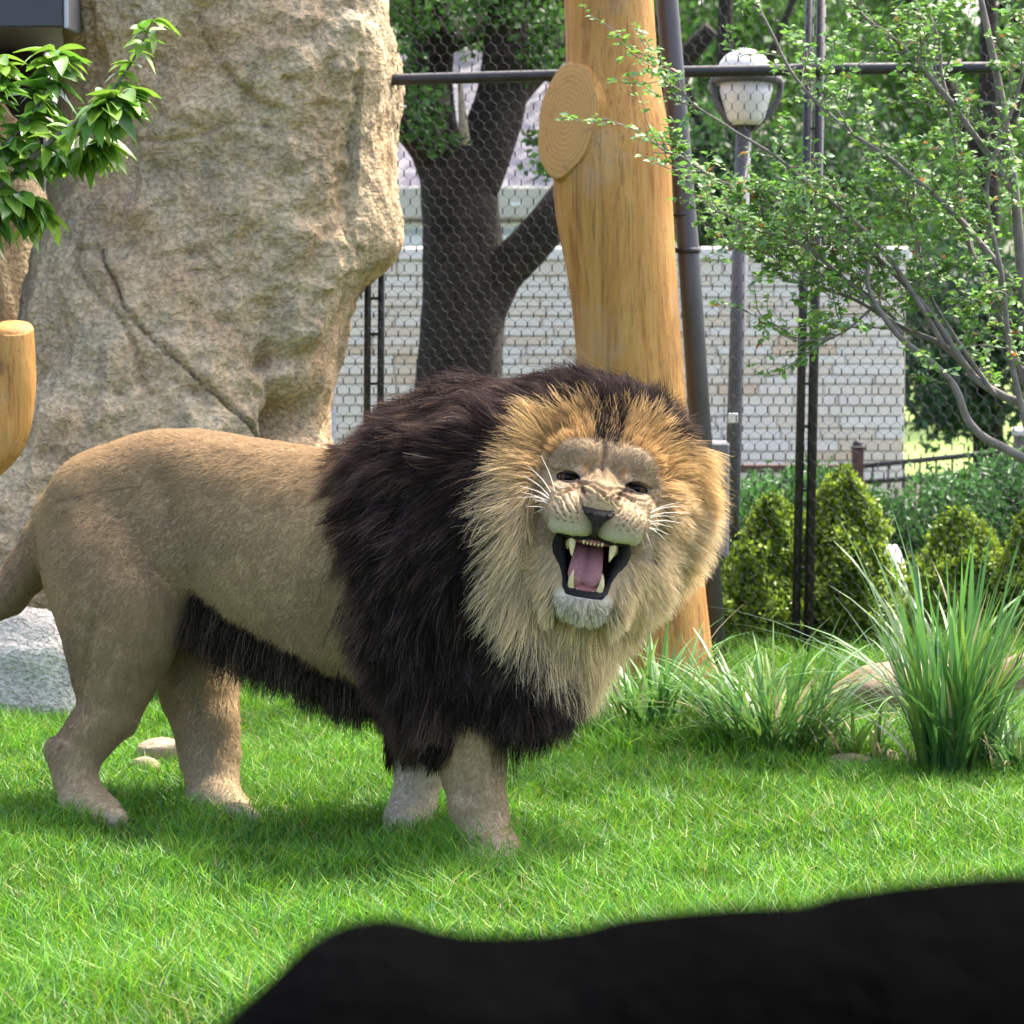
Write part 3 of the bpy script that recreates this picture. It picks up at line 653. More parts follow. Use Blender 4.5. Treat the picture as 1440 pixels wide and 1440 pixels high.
# banner posts on the lawn beyond
bp = thing('sign_post', 'pale blue narrow banner post on the bright lawn beyond the iron fence', 'sign', gat(1342, 25))
byy = at(1342, 660, 25)[1]
mesh_np('banner', *boxm((X_(1336, 25), byy - .01, at(0, 690, 25)[2]), (X_(1348, 25), byy + .01, at(0, 645, 25)[2]), .002), plain('pale_blue_banner', (.62, .72, .80), .6, 0, .15, 12), bp, smooth=False)
V, P = tube([gat(1342, 25.05), at(1342, 645, 25.05)], .012, 8); mesh_np('pole', V, P, m_iron, bp)
m_far = plain('bright_far_lawn', (.20, .30, .05), .9, 0, .3, 3)  # brighter yellow-green than the soil around it
o = mesh_np('far_lawn', [(X_(1210, 22), 22, .012), (X_(1900, 22), 22, .012), (X_(1900, 60), 60, .012), (X_(1210, 60), 60, .012)], np.array([[0, 1, 2, 3]]), m_far); tag(o, None, None, kind='structure')

# ================================================================ PLANTS
m_leaf = attr_mat('leaf', .45, .4, transl=.38); m_bark = rock_mat('dark_bark', [(.030, .025, .02), (.045, .038, .028), (.06, .05, .038), (.07, .06, .045), (.04, .036, .025), (.025, .022, .018)], 1.2, 1.5)
m_twig = plain('grey_bark', (.17, .145, .125), .8, 0, .3, 30, .4)
def leaf_cloud(P, size, cols, up=.3, aspect=.55, outw=None):
    n = len(P); d = norm(rng.normal(0, 1, (n, 3)) + np.array([0, 0, -.25])); 
    nn = norm(rng.normal(0, 1, (n, 3)) + np.array([0, 0, up]) + (0 if outw is None else outw)); nn = norm(nn - d * (nn * d).sum(1)[:, None]); s = np.cross(d, nn)
    sz = (size * rng.uniform(.6, 1.3, n))[:, None]
    V = np.stack([P - d * sz * .5, P + s * sz * aspect * .5 + nn * sz * .10, P + d * sz * .5, P - s * sz * aspect * .5 + nn * sz * .10], 1).reshape(-1, 3)
    i = np.arange(n)[:, None] * 4; T = np.vstack([i + np.array([[0, 1, 2]]), i + np.array([[0, 2, 3]])])
    return V, T, np.repeat(cols, 4, 0)
def clumps(c, r, nc, per, rcl, flat=1.0):
    """points in leaf clumps spread through an ellipsoid"""
    q = norm(rng.normal(0, 1, (nc, 3))) * (rng.random((nc, 1)) ** .42); cc_ = np.asarray(c) + q * np.asarray(r)
    k = rng.integers(0, nc, nc * per); rr__ = rcl * rng.uniform(.6, 1.4, nc)[k]
    return cc_[k] + norm(rng.normal(0, 1, (nc * per, 3))) * (rng.random((nc * per, 1)) ** .5) * rr__[:, None] * np.array([1, 1, flat]), k
def crown(parent, c, r, nc, per, rcl, size, base, name='crown', flat=.7, up=.5):
    P, k = clumps(c, r, nc, per, rcl, flat); cl_ = np.asarray(base)[None] * rng.uniform(.55, 1.5, (nc, 1))[k] * rng.uniform(.75, 1.25, (len(k), 1))
    V, T, C = leaf_cloud(P, size, cl_, up); return mesh_np(name, V, T, m_leaf, parent, C, smooth=False)
# forked tree before the wall
tD = 16.6
ft_ = thing('forked_tree', 'dark forked tree trunk standing before the white wall', 'tree', gat(648, tD))
def limb(parent, pts, name='limb', mat=None, sides=20, n=26, rough=.05):
    p = catmull([at(a, b, D) for a, b, r, D in pts], n); r = np.interp(np.linspace(0, 1, n), np.linspace(0, 1, len(pts)), [r * pm(D) for a, b, r, D in pts])
    a = np.linspace(0, 2 * np.pi, sides, endpoint=False); q = np.repeat(p, sides, 0) + np.tile(np.stack([np.cos(a), np.sin(a), 0 * a], -1), (n, 1)) * .25
    wob = 1 + rough * fbm(q * np.array([1, 1, .4]), 9, 3).reshape(n, sides)
    V, P = tube(p, r, sides, True, wob); return mesh_np(name, V, P, mat or m_bark, parent)
gy = proj(gat(640, tD))[1]
tk = limb(ft_, [(628, gy + 5, 98, tD), (634, gy - 40, 82, tD), (640, 650, 70, tD), (644, 560, 64, tD), (649, 470, 60, tD), (652, 400, 60, tD), (648, 320, 56, tD), (644, 260, 54, tD), (644, 210, 56, tD)], 'trunk', sides=40, n=50)
limb(ft_, [(672, 440, 40, tD), (705, 385, 32, tD - .05), (745, 345, 30, tD - .1), (790, 290, 29, tD - .1), (850, 210, 25, tD), (930, 120, 18, tD + .1), (1000, 40, 12, tD)])
limb(ft_, [(636, 260, 42, tD), (612, 200, 36, tD), (604, 120, 33, tD + .1), (610, 40, 31, tD + .2), (600, -60, 27, tD + .2)])
limb(ft_, [(656, 260, 46, tD), (684, 200, 40, tD), (706, 130, 36, tD), (712, 40, 30, tD - .1), (722, -60, 25, tD - .1)])
limb(ft_, [(622, 235, 28, tD), (585, 190, 24, tD - .15), (545, 160, 20, tD - .25), (480, 90, 14, tD - .3)])
limb(ft_, [(700, 160, 24, tD), (745, 105, 22, tD + .15), (800, 60, 18, tD + .2), (880, 20, 14, tD + .3)])
limb(ft_, [(610, 60, 26, tD), (660, 40, 22, tD + .2), (720, 20, 20, tD + .3), (800, -30, 14, tD + .4)])
limb(ft_, [(655, 215, 9, tD - .12), (652, 180, 7, tD - .18), (648, 130, 4, tD - .2), (644, 100, 2, tD - .2)], 'dead_shoot', plain('pale_dead_wood', (.34, .29, .19), .9, 0, .2, 30), 10, 12)
P, k = clumps((0, 0, 0), (1, 1, 1), 1, 1, .1)
def px_crown(parent, specs, size, base, name='crown', per=16, rcl=.12):
    VV, TT, CC, n0 = [], [], [], 0
    for (a, b, D, rx_, ry_, rd, nc) in specs:
        P, k = clumps(at(a, b, D), (rx_ * pm(D), rd, ry_ * pm(D)), nc, per, rcl, .7)
        cl_ = np.asarray(base)[None] * rng.uniform(.5, 1.55, (nc, 1))[k] * rng.uniform(.75, 1.25, (len(k), 1))
        V, T, C = leaf_cloud(P, size, cl_, .6); VV.append(V); TT.append(T + n0); CC.append(C); n0 += len(V)
    return mesh_np(name, np.vstack(VV), np.vstack(TT), m_leaf, parent, np.vstack(CC), smooth=False)
px_crown(ft_, [(590, 10, tD, 60, 40, .5, 40), (690, -10, tD - .2, 120, 55, .5, 60), (600, 160, tD - .4, 30, 60, .2, 16), (760, 70, tD, 40, 60, .4, 30), (560, 120, tD, 40, 60, .3, 20), (620, 190, tD - .4, 18, 18, .1, 4), (760, 215, tD - .3, 20, 30, .2, 8), (640, -230, tD, 420, 190, 1.5, 260), (700, 60, tD + .3, 40, 40, .3, 12)], .055, (.05, .13, .02))
# trees beyond the wall
def far_tree(label, px, D, trunk_px, specs, base, size, per=22, rcl=.32, lean=0):
    t = thing('tree', label, 'tree', gat(px, D)); gy_ = proj(gat(px, D))[1]
    limb(t, [(px, gy_ + 4, trunk_px * 1.3, D), (px, (gy_ + 200) / 2, trunk_px, D), (px + lean, 180, trunk_px * .8, D), (px + lean * 2, -150, trunk_px * .55, D)], 'trunk', sides=16, n=24)
    for (a, b, r) in ((px + lean + 120, -60, .35), (px + lean - 130, -40, .35)):
        limb(t, [(px + lean * .7, 260, trunk_px * .5, D), ((px + a) / 2, (260 + b) / 2 - 10, trunk_px * .4, D), (a, b, trunk_px * .25, D)], 'limb', sides=10, n=14)
    px_crown(t, specs, size, base, per=per, rcl=rcl); return t
far_tree('broad leafy tree beyond the wall, between forked trunk and log post', 760, 31, 26, [(700, 60, 31, 190, 150, 2, 120), (560, 190, 31, 60, 130, 1.2, 50), (700, -250, 31, 420, 200, 2.5, 190), (740, 240, 30, 50, 50, 1, 20)], (.08, .19, .03), .12, lean=20)
far_tree('pale green tree beyond the wall behind the lamp dome', 1000, 28, 20, [(1000, 40, 28, 120, 110, 1.6, 110), (1090, 60, 27, 110, 120, 1.5, 100), (1010, -200, 28, 300, 170, 2, 170)], (.085, .19, .03), .11, lean=10)
far_tree('dark green tree behind the lamp pole, just beyond the wall', 1020, 24, 16, [(1010, 250, 24, 70, 110, .7, 80), (1100, 280, 24, 100, 90, .7, 90), (1190, 250, 24.5, 90, 120, .7, 80)], (.035, .09, .02), .09)
far_tree('tall bright tree with a leaning brown limb, behind the slender tree', 1330, 30, 28, [(1250, 60, 30, 150, 130, 1.6, 120), (1420, 120, 30, 150, 160, 1.6, 130), (1330, -220, 30, 420, 190, 2.4, 210), (1330, 260, 29, 160, 120, 1.4, 110)], (.09, .20, .035), .12, lean=60)
far_tree('dark evergreen tree right of the wall end, behind the iron fence', 1390, 23, 18, [(1370, 470, 23, 110, 140, .8, 130), (1330, 560, 23, 70, 70, .6, 50), (1480, 480, 23, 80, 140, .8, 80), (1290, 480, 23.5, 30, 110, .4, 30)], (.03, .075, .03), .08)
far_tree('far tree mass closing the view behind the low building', 520, 44, 30, [(480, 120, 44, 260, 220, 3, 200), (620, 250, 44, 160, 120, 2, 80), (300, 60, 44, 260, 260, 3, 120), (880, 200, 44, 200, 180, 2, 120)], (.065, .16, .03), .17, rcl=.5)
far_tree('far tree mass closing the view right of the lamp', 1240, 46, 30, [(1150, 220, 46, 220, 200, 3, 180), (1400, 240, 46, 260, 240, 3, 220), (1250, 480, 46, 260, 110, 2, 140), (1480, 520, 46, 120, 120, 2, 70)], (.07, .17, .03), .17, rcl=.5)

# ---- conical shrubs and dark hedge behind the fence
def cone_shrub(label, px, D, ytop, wpx, base, n=9000, lean=0):
    n = n * 2
    b0 = gat(px, D); zt2 = at(px, ytop, D)[2]; rb = wpx / 2 * pm(D)
    t = thing('conical_shrub', label, 'shrub', b0, 'yellow green conical shrubs behind the fence')
    V, P = tube([b0, b0 + np.array([0, 0, zt2 * .8])], [.02, .006], 8); mesh_np('stem', V, P, m_twig, t)
    h_ = rng.random(n) ** 1.25; an = rng.uniform(0, 2 * np.pi, n)
    lob = .95 + .20 * np.sin(an * 3 + h_ * 6 + px) + .55 * vnoise(np.stack([np.cos(an) * 1.5, np.sin(an) * 1.5, h_ * 5], -1), 1.5, px) + .30 * vnoise(np.stack([np.cos(an) * 4, np.sin(an) * 4, h_ * 14], -1), 1.5, px)
    prof_ = np.interp(h_, [0, .15, .4, .7, .9, 1], [.85, 1, .95, .66, .36, .10])
    dq = rng.random(n) ** .35; rad_ = rb * prof_ * lob * dq
    P = b0 + np.stack([np.cos(an) * rad_, np.sin(an) * rad_ , h_ * zt2 + .015 * rng.normal(0, 1, n)], -1)
    tip = sstep(.6, 1.0, dq) * rng.uniform(.4, 1, n)
    cl_ = np.asarray(base)[None] * (1 - tip[:, None]) + np.array([.30, .40, .03]) * tip[:, None]
    cl_ = cl_ * rng.uniform(.7, 1.3, (n, 1)); ow = np.stack([np.cos(an), np.sin(an), .4 + 0 * an], -1)
    V, T, C = leaf_cloud(P, .024, cl_, .2, .6, ow); mesh_np('foliage', V, T, m_leaf, t, C, smooth=False)
cone_shrub('tallest yellow green conical shrub, beside the double post', 1185, 13.6, 664, 165, (.07, .16, .018), 12000)
cone_shrub('rounded yellow green shrub left of the double fence post', 1085, 13.5, 700, 150, (.07, .16, .018), 9000)
cone_shrub('small yellow green shrub hugging the tallest conical shrub', 1228, 13.4, 770, 90, (.07, .16, .018), 5000)
cone_shrub('broad yellow green shrub behind the tallest grass tuft', 1350, 13.7, 722, 170, (.07, .16, .018), 10000)
cone_shrub('yellow green shrub at the right, next to the broad one', 1450, 13.6, 722, 140, (.04, .10, .015), 8000)
cone_shrub('low shrub at the lamp foot behind the log post', 1000, 13.35, 800, 90, (.04, .10, .015), 5000)
hd = thing('yew_hedge', 'dark green loose hedge behind the conical shrubs', 'hedge', gat(1250, 15.0))
hP = []
for a in np.linspace(985, 1520, 60):
    top = 690 + 22 * math.sin(a * .021) + 14 * math.sin(a * .07) - (18 if a > 1300 else 0); Dd = 14.8 + .5 * rng.random()
    nn_ = 420; yy2 = rng.uniform(0, 1, nn_) ** .8; zt3 = at(a, top, Dd)[2]
    c0 = gat(a, Dd); hP.append(c0 + np.stack([rng.normal(0, .07, nn_), rng.uniform(-.30, .30, nn_), yy2 * zt3 * rng.uniform(.93, 1.08, nn_)], -1))
hP = np.vstack(hP); hc = np.array([.05, .13, .03])[None] * (1 + .5 * vnoise(hP, 5))[:, None].clip(.4, 2) * rng.uniform(.65, 1.45, (len(hP), 1))
V, T, C = leaf_cloud(hP, .045, hc, .4, .4); mesh_np('foliage', V, T, m_leaf, hd, C, smooth=False)
for a in np.linspace(1000, 1500, 12):
    c0 = gat(a, 15.0); V, P = tube([c0, c0 + np.array([rng.normal(0, .05), 0, .55])], [.015, .006], 6); mesh_np('stem', V, P, m_twig, hd)

# ---- tall grass tufts
blade_me = []
m_tuft = [attr_mat('tuft_blade', .42, .45, transl=.35)]
def make_blade(seed, arch, pal):
    r_ = np.random.default_rng(seed); n = 9; t = np.linspace(0, 1, n); lean = arch * r_.uniform(.7, 1.2)
    x = lean * t ** 1.7; z = t - .38 * lean * t ** 2.6; y = .05 * r_.normal() * t ** 2
    wv = np.interp(t, [0, .25, .7, 1], [.55, 1, .8, .03]) * .5; fold = .35 * wv
    Lp = np.stack([x, y * np.ones(n) - wv, z], -1); Rp = np.stack([x, y + wv, z], -1); Mp = np.stack([x + .0, y * np.ones(n), z], -1); Mp[:, 0] -= fold * .0
    s = np.array([1, 1, 1.0]); V = np.stack([Lp, Mp, Rp], 1).reshape(-1, 3)
    i = np.arange(n - 1)[:, None] * 3; Q = np.vstack([i + np.array([[0, 1, 4, 3]]), i + np.array([[1, 2, 5, 4]])])
    C = np.asarray(pal)[None] * np.linspace(.75, 1.15, n)[:, None]; C = np.repeat(C, 3, 0)
    return V, Q, C
pals = [(.10, .24, .05), (.13, .27, .06), (.08, .19, .05), (.17, .28, .05), (.07, .17, .06), (.45, .38, .20)]
bl_sets = {}
for wd_ in (.012, .014):
    for ar in (.25, .55, .95):
        for pi2, pal in enumerate(pals):
            V, Q, C = make_blade(int(ar * 100) + pi2, ar, pal); V = V * np.array([1, wd_, 1]); V[:, 2] += 0
            V[:, 1] = V[:, 1] ; bl_sets[(wd_, ar, pi2)] = mesh_np('blade', V, Q, m_tuft[0], link_it=False, cols=C)
def tuft(label, px, py, spread, hmin, hmax, n, wd_, stiff, pw, group='tall ornamental grass tufts'):
    b0 = ground(px, py); t = thing('grass_tuft', label, 'grass tuft', b0, group)
    for k in range(n):
        ar = random.choices((.25, .55, .95), stiff)[0]; me = bl_sets[(wd_, ar, random.choices(range(6), pw)[0])]
        o = bpy.data.objects.new('blade', me); link(o, t); r_ = spread * random.random() ** .5; a = random.uniform(0, 6.283)
        h_ = random.uniform(hmin, hmax) * (.8 + .4 * random.random())
        sw = random.uniform(.7, 1.3) 
        o.matrix_basis = Matrix.Translation((b0[0] + r_ * math.cos(a), b0[1] + r_ * math.sin(a) * .7, 0)) @ Matrix.Rotation(a + random.gauss(0, .7), 4, 'Z') @ Matrix.Rotation(random.uniform(-.05, .22), 4, 'Y') @ Matrix.Diagonal((h_, sw, h_, 1))
tuft('arching grass tuft at the foot of the golden log post', 915, 1055, .14, .28, .52, 170, .012, (2, 4, 3), (5, 5, 2, 3, 1, 1.0))
tuft('pale arching grass tuft between the log post and the fallen log', 1085, 1072, .16, .26, .48, 260, .012, (2, 4, 4), (5, 6, 2, 3, 1, 1.6))
tuft('tallest stiff dark green grass tuft before the fallen logs', 1335, 1096, .11, .38, .78, 250, .014, (6, 3, 1), (5, 4, 4, 1.6, 3, .8))
tuft('low spreading grass tuft at the right, beside the tallest tuft', 1432, 1098, .10, .16, .30, 90, .012, (2, 3, 4), (3, 4, 2, 2, 2, 1))
tuft('thin grass tuft between the pale tuft and the tallest tuft', 1200, 1080, .12, .12, .26, 60, .012, (2, 3, 3), (3, 4, 2, 2, 2, 3))

# ---- leaves as single pieces
def leaf_mesh(name, asp, droop, c, cup=.18, mat=None):
    n = 7; t = np.linspace(0, 1, n); wv = asp * .5 * np.sin(np.pi * np.clip(t, .0, 1) ** .85) ** .8; wv[0] = .012; wv[-1] = .004
    z = -droop * t ** 2; x = t * (1 - .18 * droop)
    V = np.stack([np.stack([x, -wv, z + cup * wv], -1), np.stack([x, 0 * wv, z - .02], -1), np.stack([x, wv, z + cup * wv], -1)], 1).reshape(-1, 3)
    i = np.arange(n - 1)[:, None] * 3; Q = np.vstack([i + np.array([[0, 1, 4, 3]]), i + np.array([[1, 2, 5, 4]])])
    return mesh_np(name, V, Q, mat or m_leaf, link_it=False, cols=np.tile(c, (len(V), 1)))
m_gloss = attr_mat('glossy_leaf', .30, .55, transl=.38)
big = [leaf_mesh('leaf', .46, d, np.array(c), .25, m_gloss) for d in (.25, .55, .9) for c in ((.10, .24, .025), (.13, .29, .03), (.075, .18, .03), (.19, .33, .035))]
random.seed(21)
lb = thing('leafy_branch', 'broad glossy leaved branch reaching in at the upper left', 'branch', gat(-260, 9.6))
bD_ = 9.6
def leaf_at(parent, me, p, d, size, roll=0):
    o = bpy.data.objects.new('leaf', me); link(o, parent)
    d = Vector(d).normalized(); q = d.to_track_quat('X', 'Z'); o.matrix_basis = Matrix.Translation(Vector(p)) @ q.to_matrix().to_4x4() @ Matrix.Rotation(roll, 4, 'X') @ Matrix.Scale(size, 4)
    return o
stems = [[(-260, 1120), (-250, 700), (-180, 480), (-90, 330), (0, 262), (70, 200), (120, 160), (165, 118), (195, 70), (218, 22)],
         [(-180, 480), (-80, 360), (-10, 300), (30, 270), (60, 300)], [(-90, 330), (-20, 230), (40, 170), (70, 110), (78, 70)], [(0, 262), (60, 225), (110, 205), (140, 195)],
         [(-120, 300), (-60, 200), (-20, 130), (-5, 80)], [(120, 160), (150, 150), (175, 128)]]
nl = 0
for si, st_ in enumerate(stems):
    p3 = catmull([at(a, b, bD_ + .10 * math.sin(si * 2 + q)) if b < 1100 else gat(a, bD_) for q, (a, b) in enumerate(st_)], 60)
    V, P = tube(p3, np.linspace(.016 if si == 0 else .006, .0014, 60), 8); mesh_np('stem', V, P, m_twig, lb)
    s0 = 26 if si == 0 else 14
    for k in range(s0, 60, 2):
        dr_ = norm(p3[min(k + 1, 59)] - p3[k - 1])
        for q in range(4 if k < 56 else 5):
            a = random.uniform(0, 6.283); sd2 = np.array([math.cos(a), math.sin(a) * .8, .25 * math.sin(a * 2)])
            sd2 = sd2 + dr_ * .5 + np.array([0, -.15, -.32]); size = random.uniform(.065, .12) * (1 - .35 * (k / 60) * (si == 0))
            me = big[random.randrange(12)] if k < 50 else big[random.choice([1, 3, 5, 7, 3, 11])]
            leaf_at(lb, me, p3[k], sd2, size, random.uniform(-.5, .5)); nl += 1
random.seed(33)
# slender tree at the right
st_t = thing('slender_tree', 'slender small leaved tree spreading grey twigs across the fence at right', 'tree', gat(1500, 10.9))
rD_ = 10.9
LM = [([(1500, 1060, 15), (1496, 900, 14), (1482, 760, 13), (1468, 640, 11), (1450, 520, 9), (1438, 400, 8), (1428, 280, 7), (1410, 150, 6), (1388, 40, 5), (1360, -90, 3)], 0),
      ([(1482, 740, 9), (1455, 660, 7.5), (1430, 640, 7), (1388, 618, 6.2), (1362, 590, 5.8), (1345, 548, 5.4), (1310, 510, 5), (1262, 470, 4.2), (1235, 432, 3.6), (1222, 400, 3), (1217, 360, 2.6), (1190, 300, 2)], -.15),
      ([(1470, 620, 8), (1440, 572, 6.5), (1408, 556, 6), (1375, 535, 5.4), (1352, 508, 5), (1318, 482, 4.4), (1270, 462, 3.8), (1215, 430, 3), (1160, 405, 2.4), (1100, 395, 1.6)], .1),
      ([(1440, 420, 6), (1385, 350, 5), (1330, 290, 4.2), (1260, 230, 3.6), (1190, 180, 3), (1120, 110, 2.4), (1085, 50, 2), (1050, -20, 1.4)], .15),
      ([(1425, 270, 5.5), (1370, 190, 4.5), (1320, 120, 4), (1260, 60, 3), (1200, 5, 2.4), (1170, -40, 1.6)], -.1),
      ([(1362, 520, 4.5), (1300, 430, 4), (1240, 370, 3.4), (1170, 310, 2.8), (1100, 290, 2.2), (1030, 262, 1.7), (960, 225, 1.2), (915, 215, .9)], .05),
      ([(1330, 490, 4.2), (1262, 380, 3.6), (1190, 300, 3), (1120, 245, 2.4), (1060, 200, 2), (1000, 165, 1.5), (950, 120, 1)], -.2),
      ([(1270, 470, 3.4), (1190, 395, 2.8), (1120, 340, 2.2), (1060, 320, 1.8), (1005, 300, 1.2)], -.25),
      ([(1450, 560, 5), (1400, 430, 4.5), (1360, 330, 3.8), (1345, 230, 3.2), (1330, 120, 2.6), (1310, 20, 2)], .2),
      ([(1455, 650, 5), (1425, 520, 4.4), (1410, 400, 3.6), (1390, 260, 3), (1440, 100, 2.2), (1460, 0, 1.5)], -.2),
      ([(1230, 430, 2.2), (1180, 470, 1.6), (1130, 480, 1.1), (1100, 470, .8)], -.3),
      ([(1260, 450, 2.4), (1200, 400, 2), (1140, 385, 1.6), (1085, 360, 1.1), (1040, 340, .8)], .3),
      ([(1400, 556, 3.4), (1340, 470, 2.8), (1300, 400, 2.4), (1290, 320, 1.9), (1280, 240, 1.4)], .25)]
small_me = [leaf_mesh('leaf', .55, d, np.array(c), .2) for d in (.15, .45) for c in ((.14, .30, .05), (.17, .35, .055), (.10, .23, .045), (.24, .39, .06), (.18, .32, .14), (.34, .15, .05))]
lf_list = []; twigs = MB()
def put_leaves(p, d, size, n_):
    for q in range(n_):
        a = random.uniform(0, 6.283); v = np.array([math.cos(a), math.sin(a), random.uniform(-.35, .45)]) + d * .7
        lf_list.append((p + np.random.default_rng(len(lf_list)).normal(0, .004, 3), v, size * random.uniform(.6, 1.25)))
def twig(p, d, ln, depth):
    n = 6; pts = [p]; dd = d.copy()
    for q in range(n):
        dd = norm(dd + np.array([random.gauss(0, .17), random.gauss(0, .17), random.gauss(.03, .13)])); pts.append(pts[-1] + dd * ln / n)
    pts = np.array(pts); twigs.tube(pts, np.linspace(.0021 if depth else .0030, .0007, n + 1), 5, False)
    for q in range(1, n + 1):
        if random.random() < .85: put_leaves(pts[q], dd, .027, 2 if q < n else 4)
        if depth == 0 and random.random() < .55:
            twig(pts[q], norm(dd + np.array([random.gauss(0, .6), random.gauss(0, .6), random.gauss(.1, .5)])), ln * random.uniform(.4, .7), 1)
for li, (pts, dd_) in enumerate(LM):
    m = len(pts); p3 = catmull([at(a, b, rD_ + dd_ * q / m) if b < 1050 else gat(a, rD_) for q, (a, b, r) in enumerate(pts)], 70)
    p3 = p3 + vnoise3(p3, 9, li) * .012 * np.linspace(0, 1, 70)[:, None] * (li > 0)
    V, P = tube(p3, np.interp(np.linspace(0, 1, 70), np.linspace(0, 1, m), [r * pm(rD_) for a, b, r in pts]), 10); mesh_np('trunk' if li == 0 else 'limb', V, P, m_twig, st_t)
    for k in range(16 if li else 30, 70, 2 if li else 3):
        px1, py1, _ = proj(p3[k])
        if py1 > 470 and px1 < 1400 and random.random() < .75: continue
        if py1 > 560: continue
        if 975 < px1 < 1125 and 40 < py1 < 200 and random.random() < .85: continue
        if random.random() < .80:
            d = norm(p3[min(k + 1, 69)] - p3[k - 1]); rdv = norm(np.array([random.gauss(-.25, .8), random.gauss(0, .8), random.gauss(.35, .7)]))
            twig(p3[k], norm(d * .7 + rdv), random.uniform(.10, .26), 0)
o = twigs.build('twigs', m_twig, st_t); o['kind'] = 'stuff'
random.shuffle(lf_list); vis = [q for q in lf_list if 860 < proj(q[0])[0] < 1445 and -5 < proj(q[0])[1] < 700]
hidden = set(id(q) for q in vis[:300])
for q in vis[:300]: leaf_at(st_t, small_me[random.choices(range(12), [4, 4, 3, 2, 3, .35] * 2)[0]], q[0], q[1], q[2], random.uniform(-1, 1))
mbx = MB(); lv = []
for q in lf_list:
    if id(q) in hidden: continue
    me = small_me[random.choices(range(12), [4, 4, 3, 2, 3, .35] * 2)[0]]
    if me.name not in bl_sets:
        co = np.zeros(len(me.vertices) * 3); me.vertices.foreach_get('co', co); cc2 = np.zeros(len(me.vertices) * 4); me.color_attributes['col'].data.foreach_get('color', cc2)
        bl_sets[me.name] = (co.reshape(-1, 3)[[0, 6, 7, 8, 12, 13, 14, 18]], cc2.reshape(-1, 4)[:8, :3])
    co, cc2 = bl_sets[me.name]; d = Vector(q[1]).normalized(); Mx = np.array((d.to_track_quat('X', 'Z').to_matrix() @ Matrix.Rotation(random.uniform(-1, 1), 3, 'X')))
    mbx.add(q[0] + (co * q[2]) @ Mx.T, [np.array([[1, 2, 5, 4], [2, 3, 6, 5]]), np.array([[0, 2, 1], [0, 3, 2], [4, 5, 7], [5, 6, 7]])], cc2)
o = mbx.build('foliage', m_leaf, st_t); o['kind'] = 'stuff'
print('LEAVES', nl, len(lf_list), len(vis))
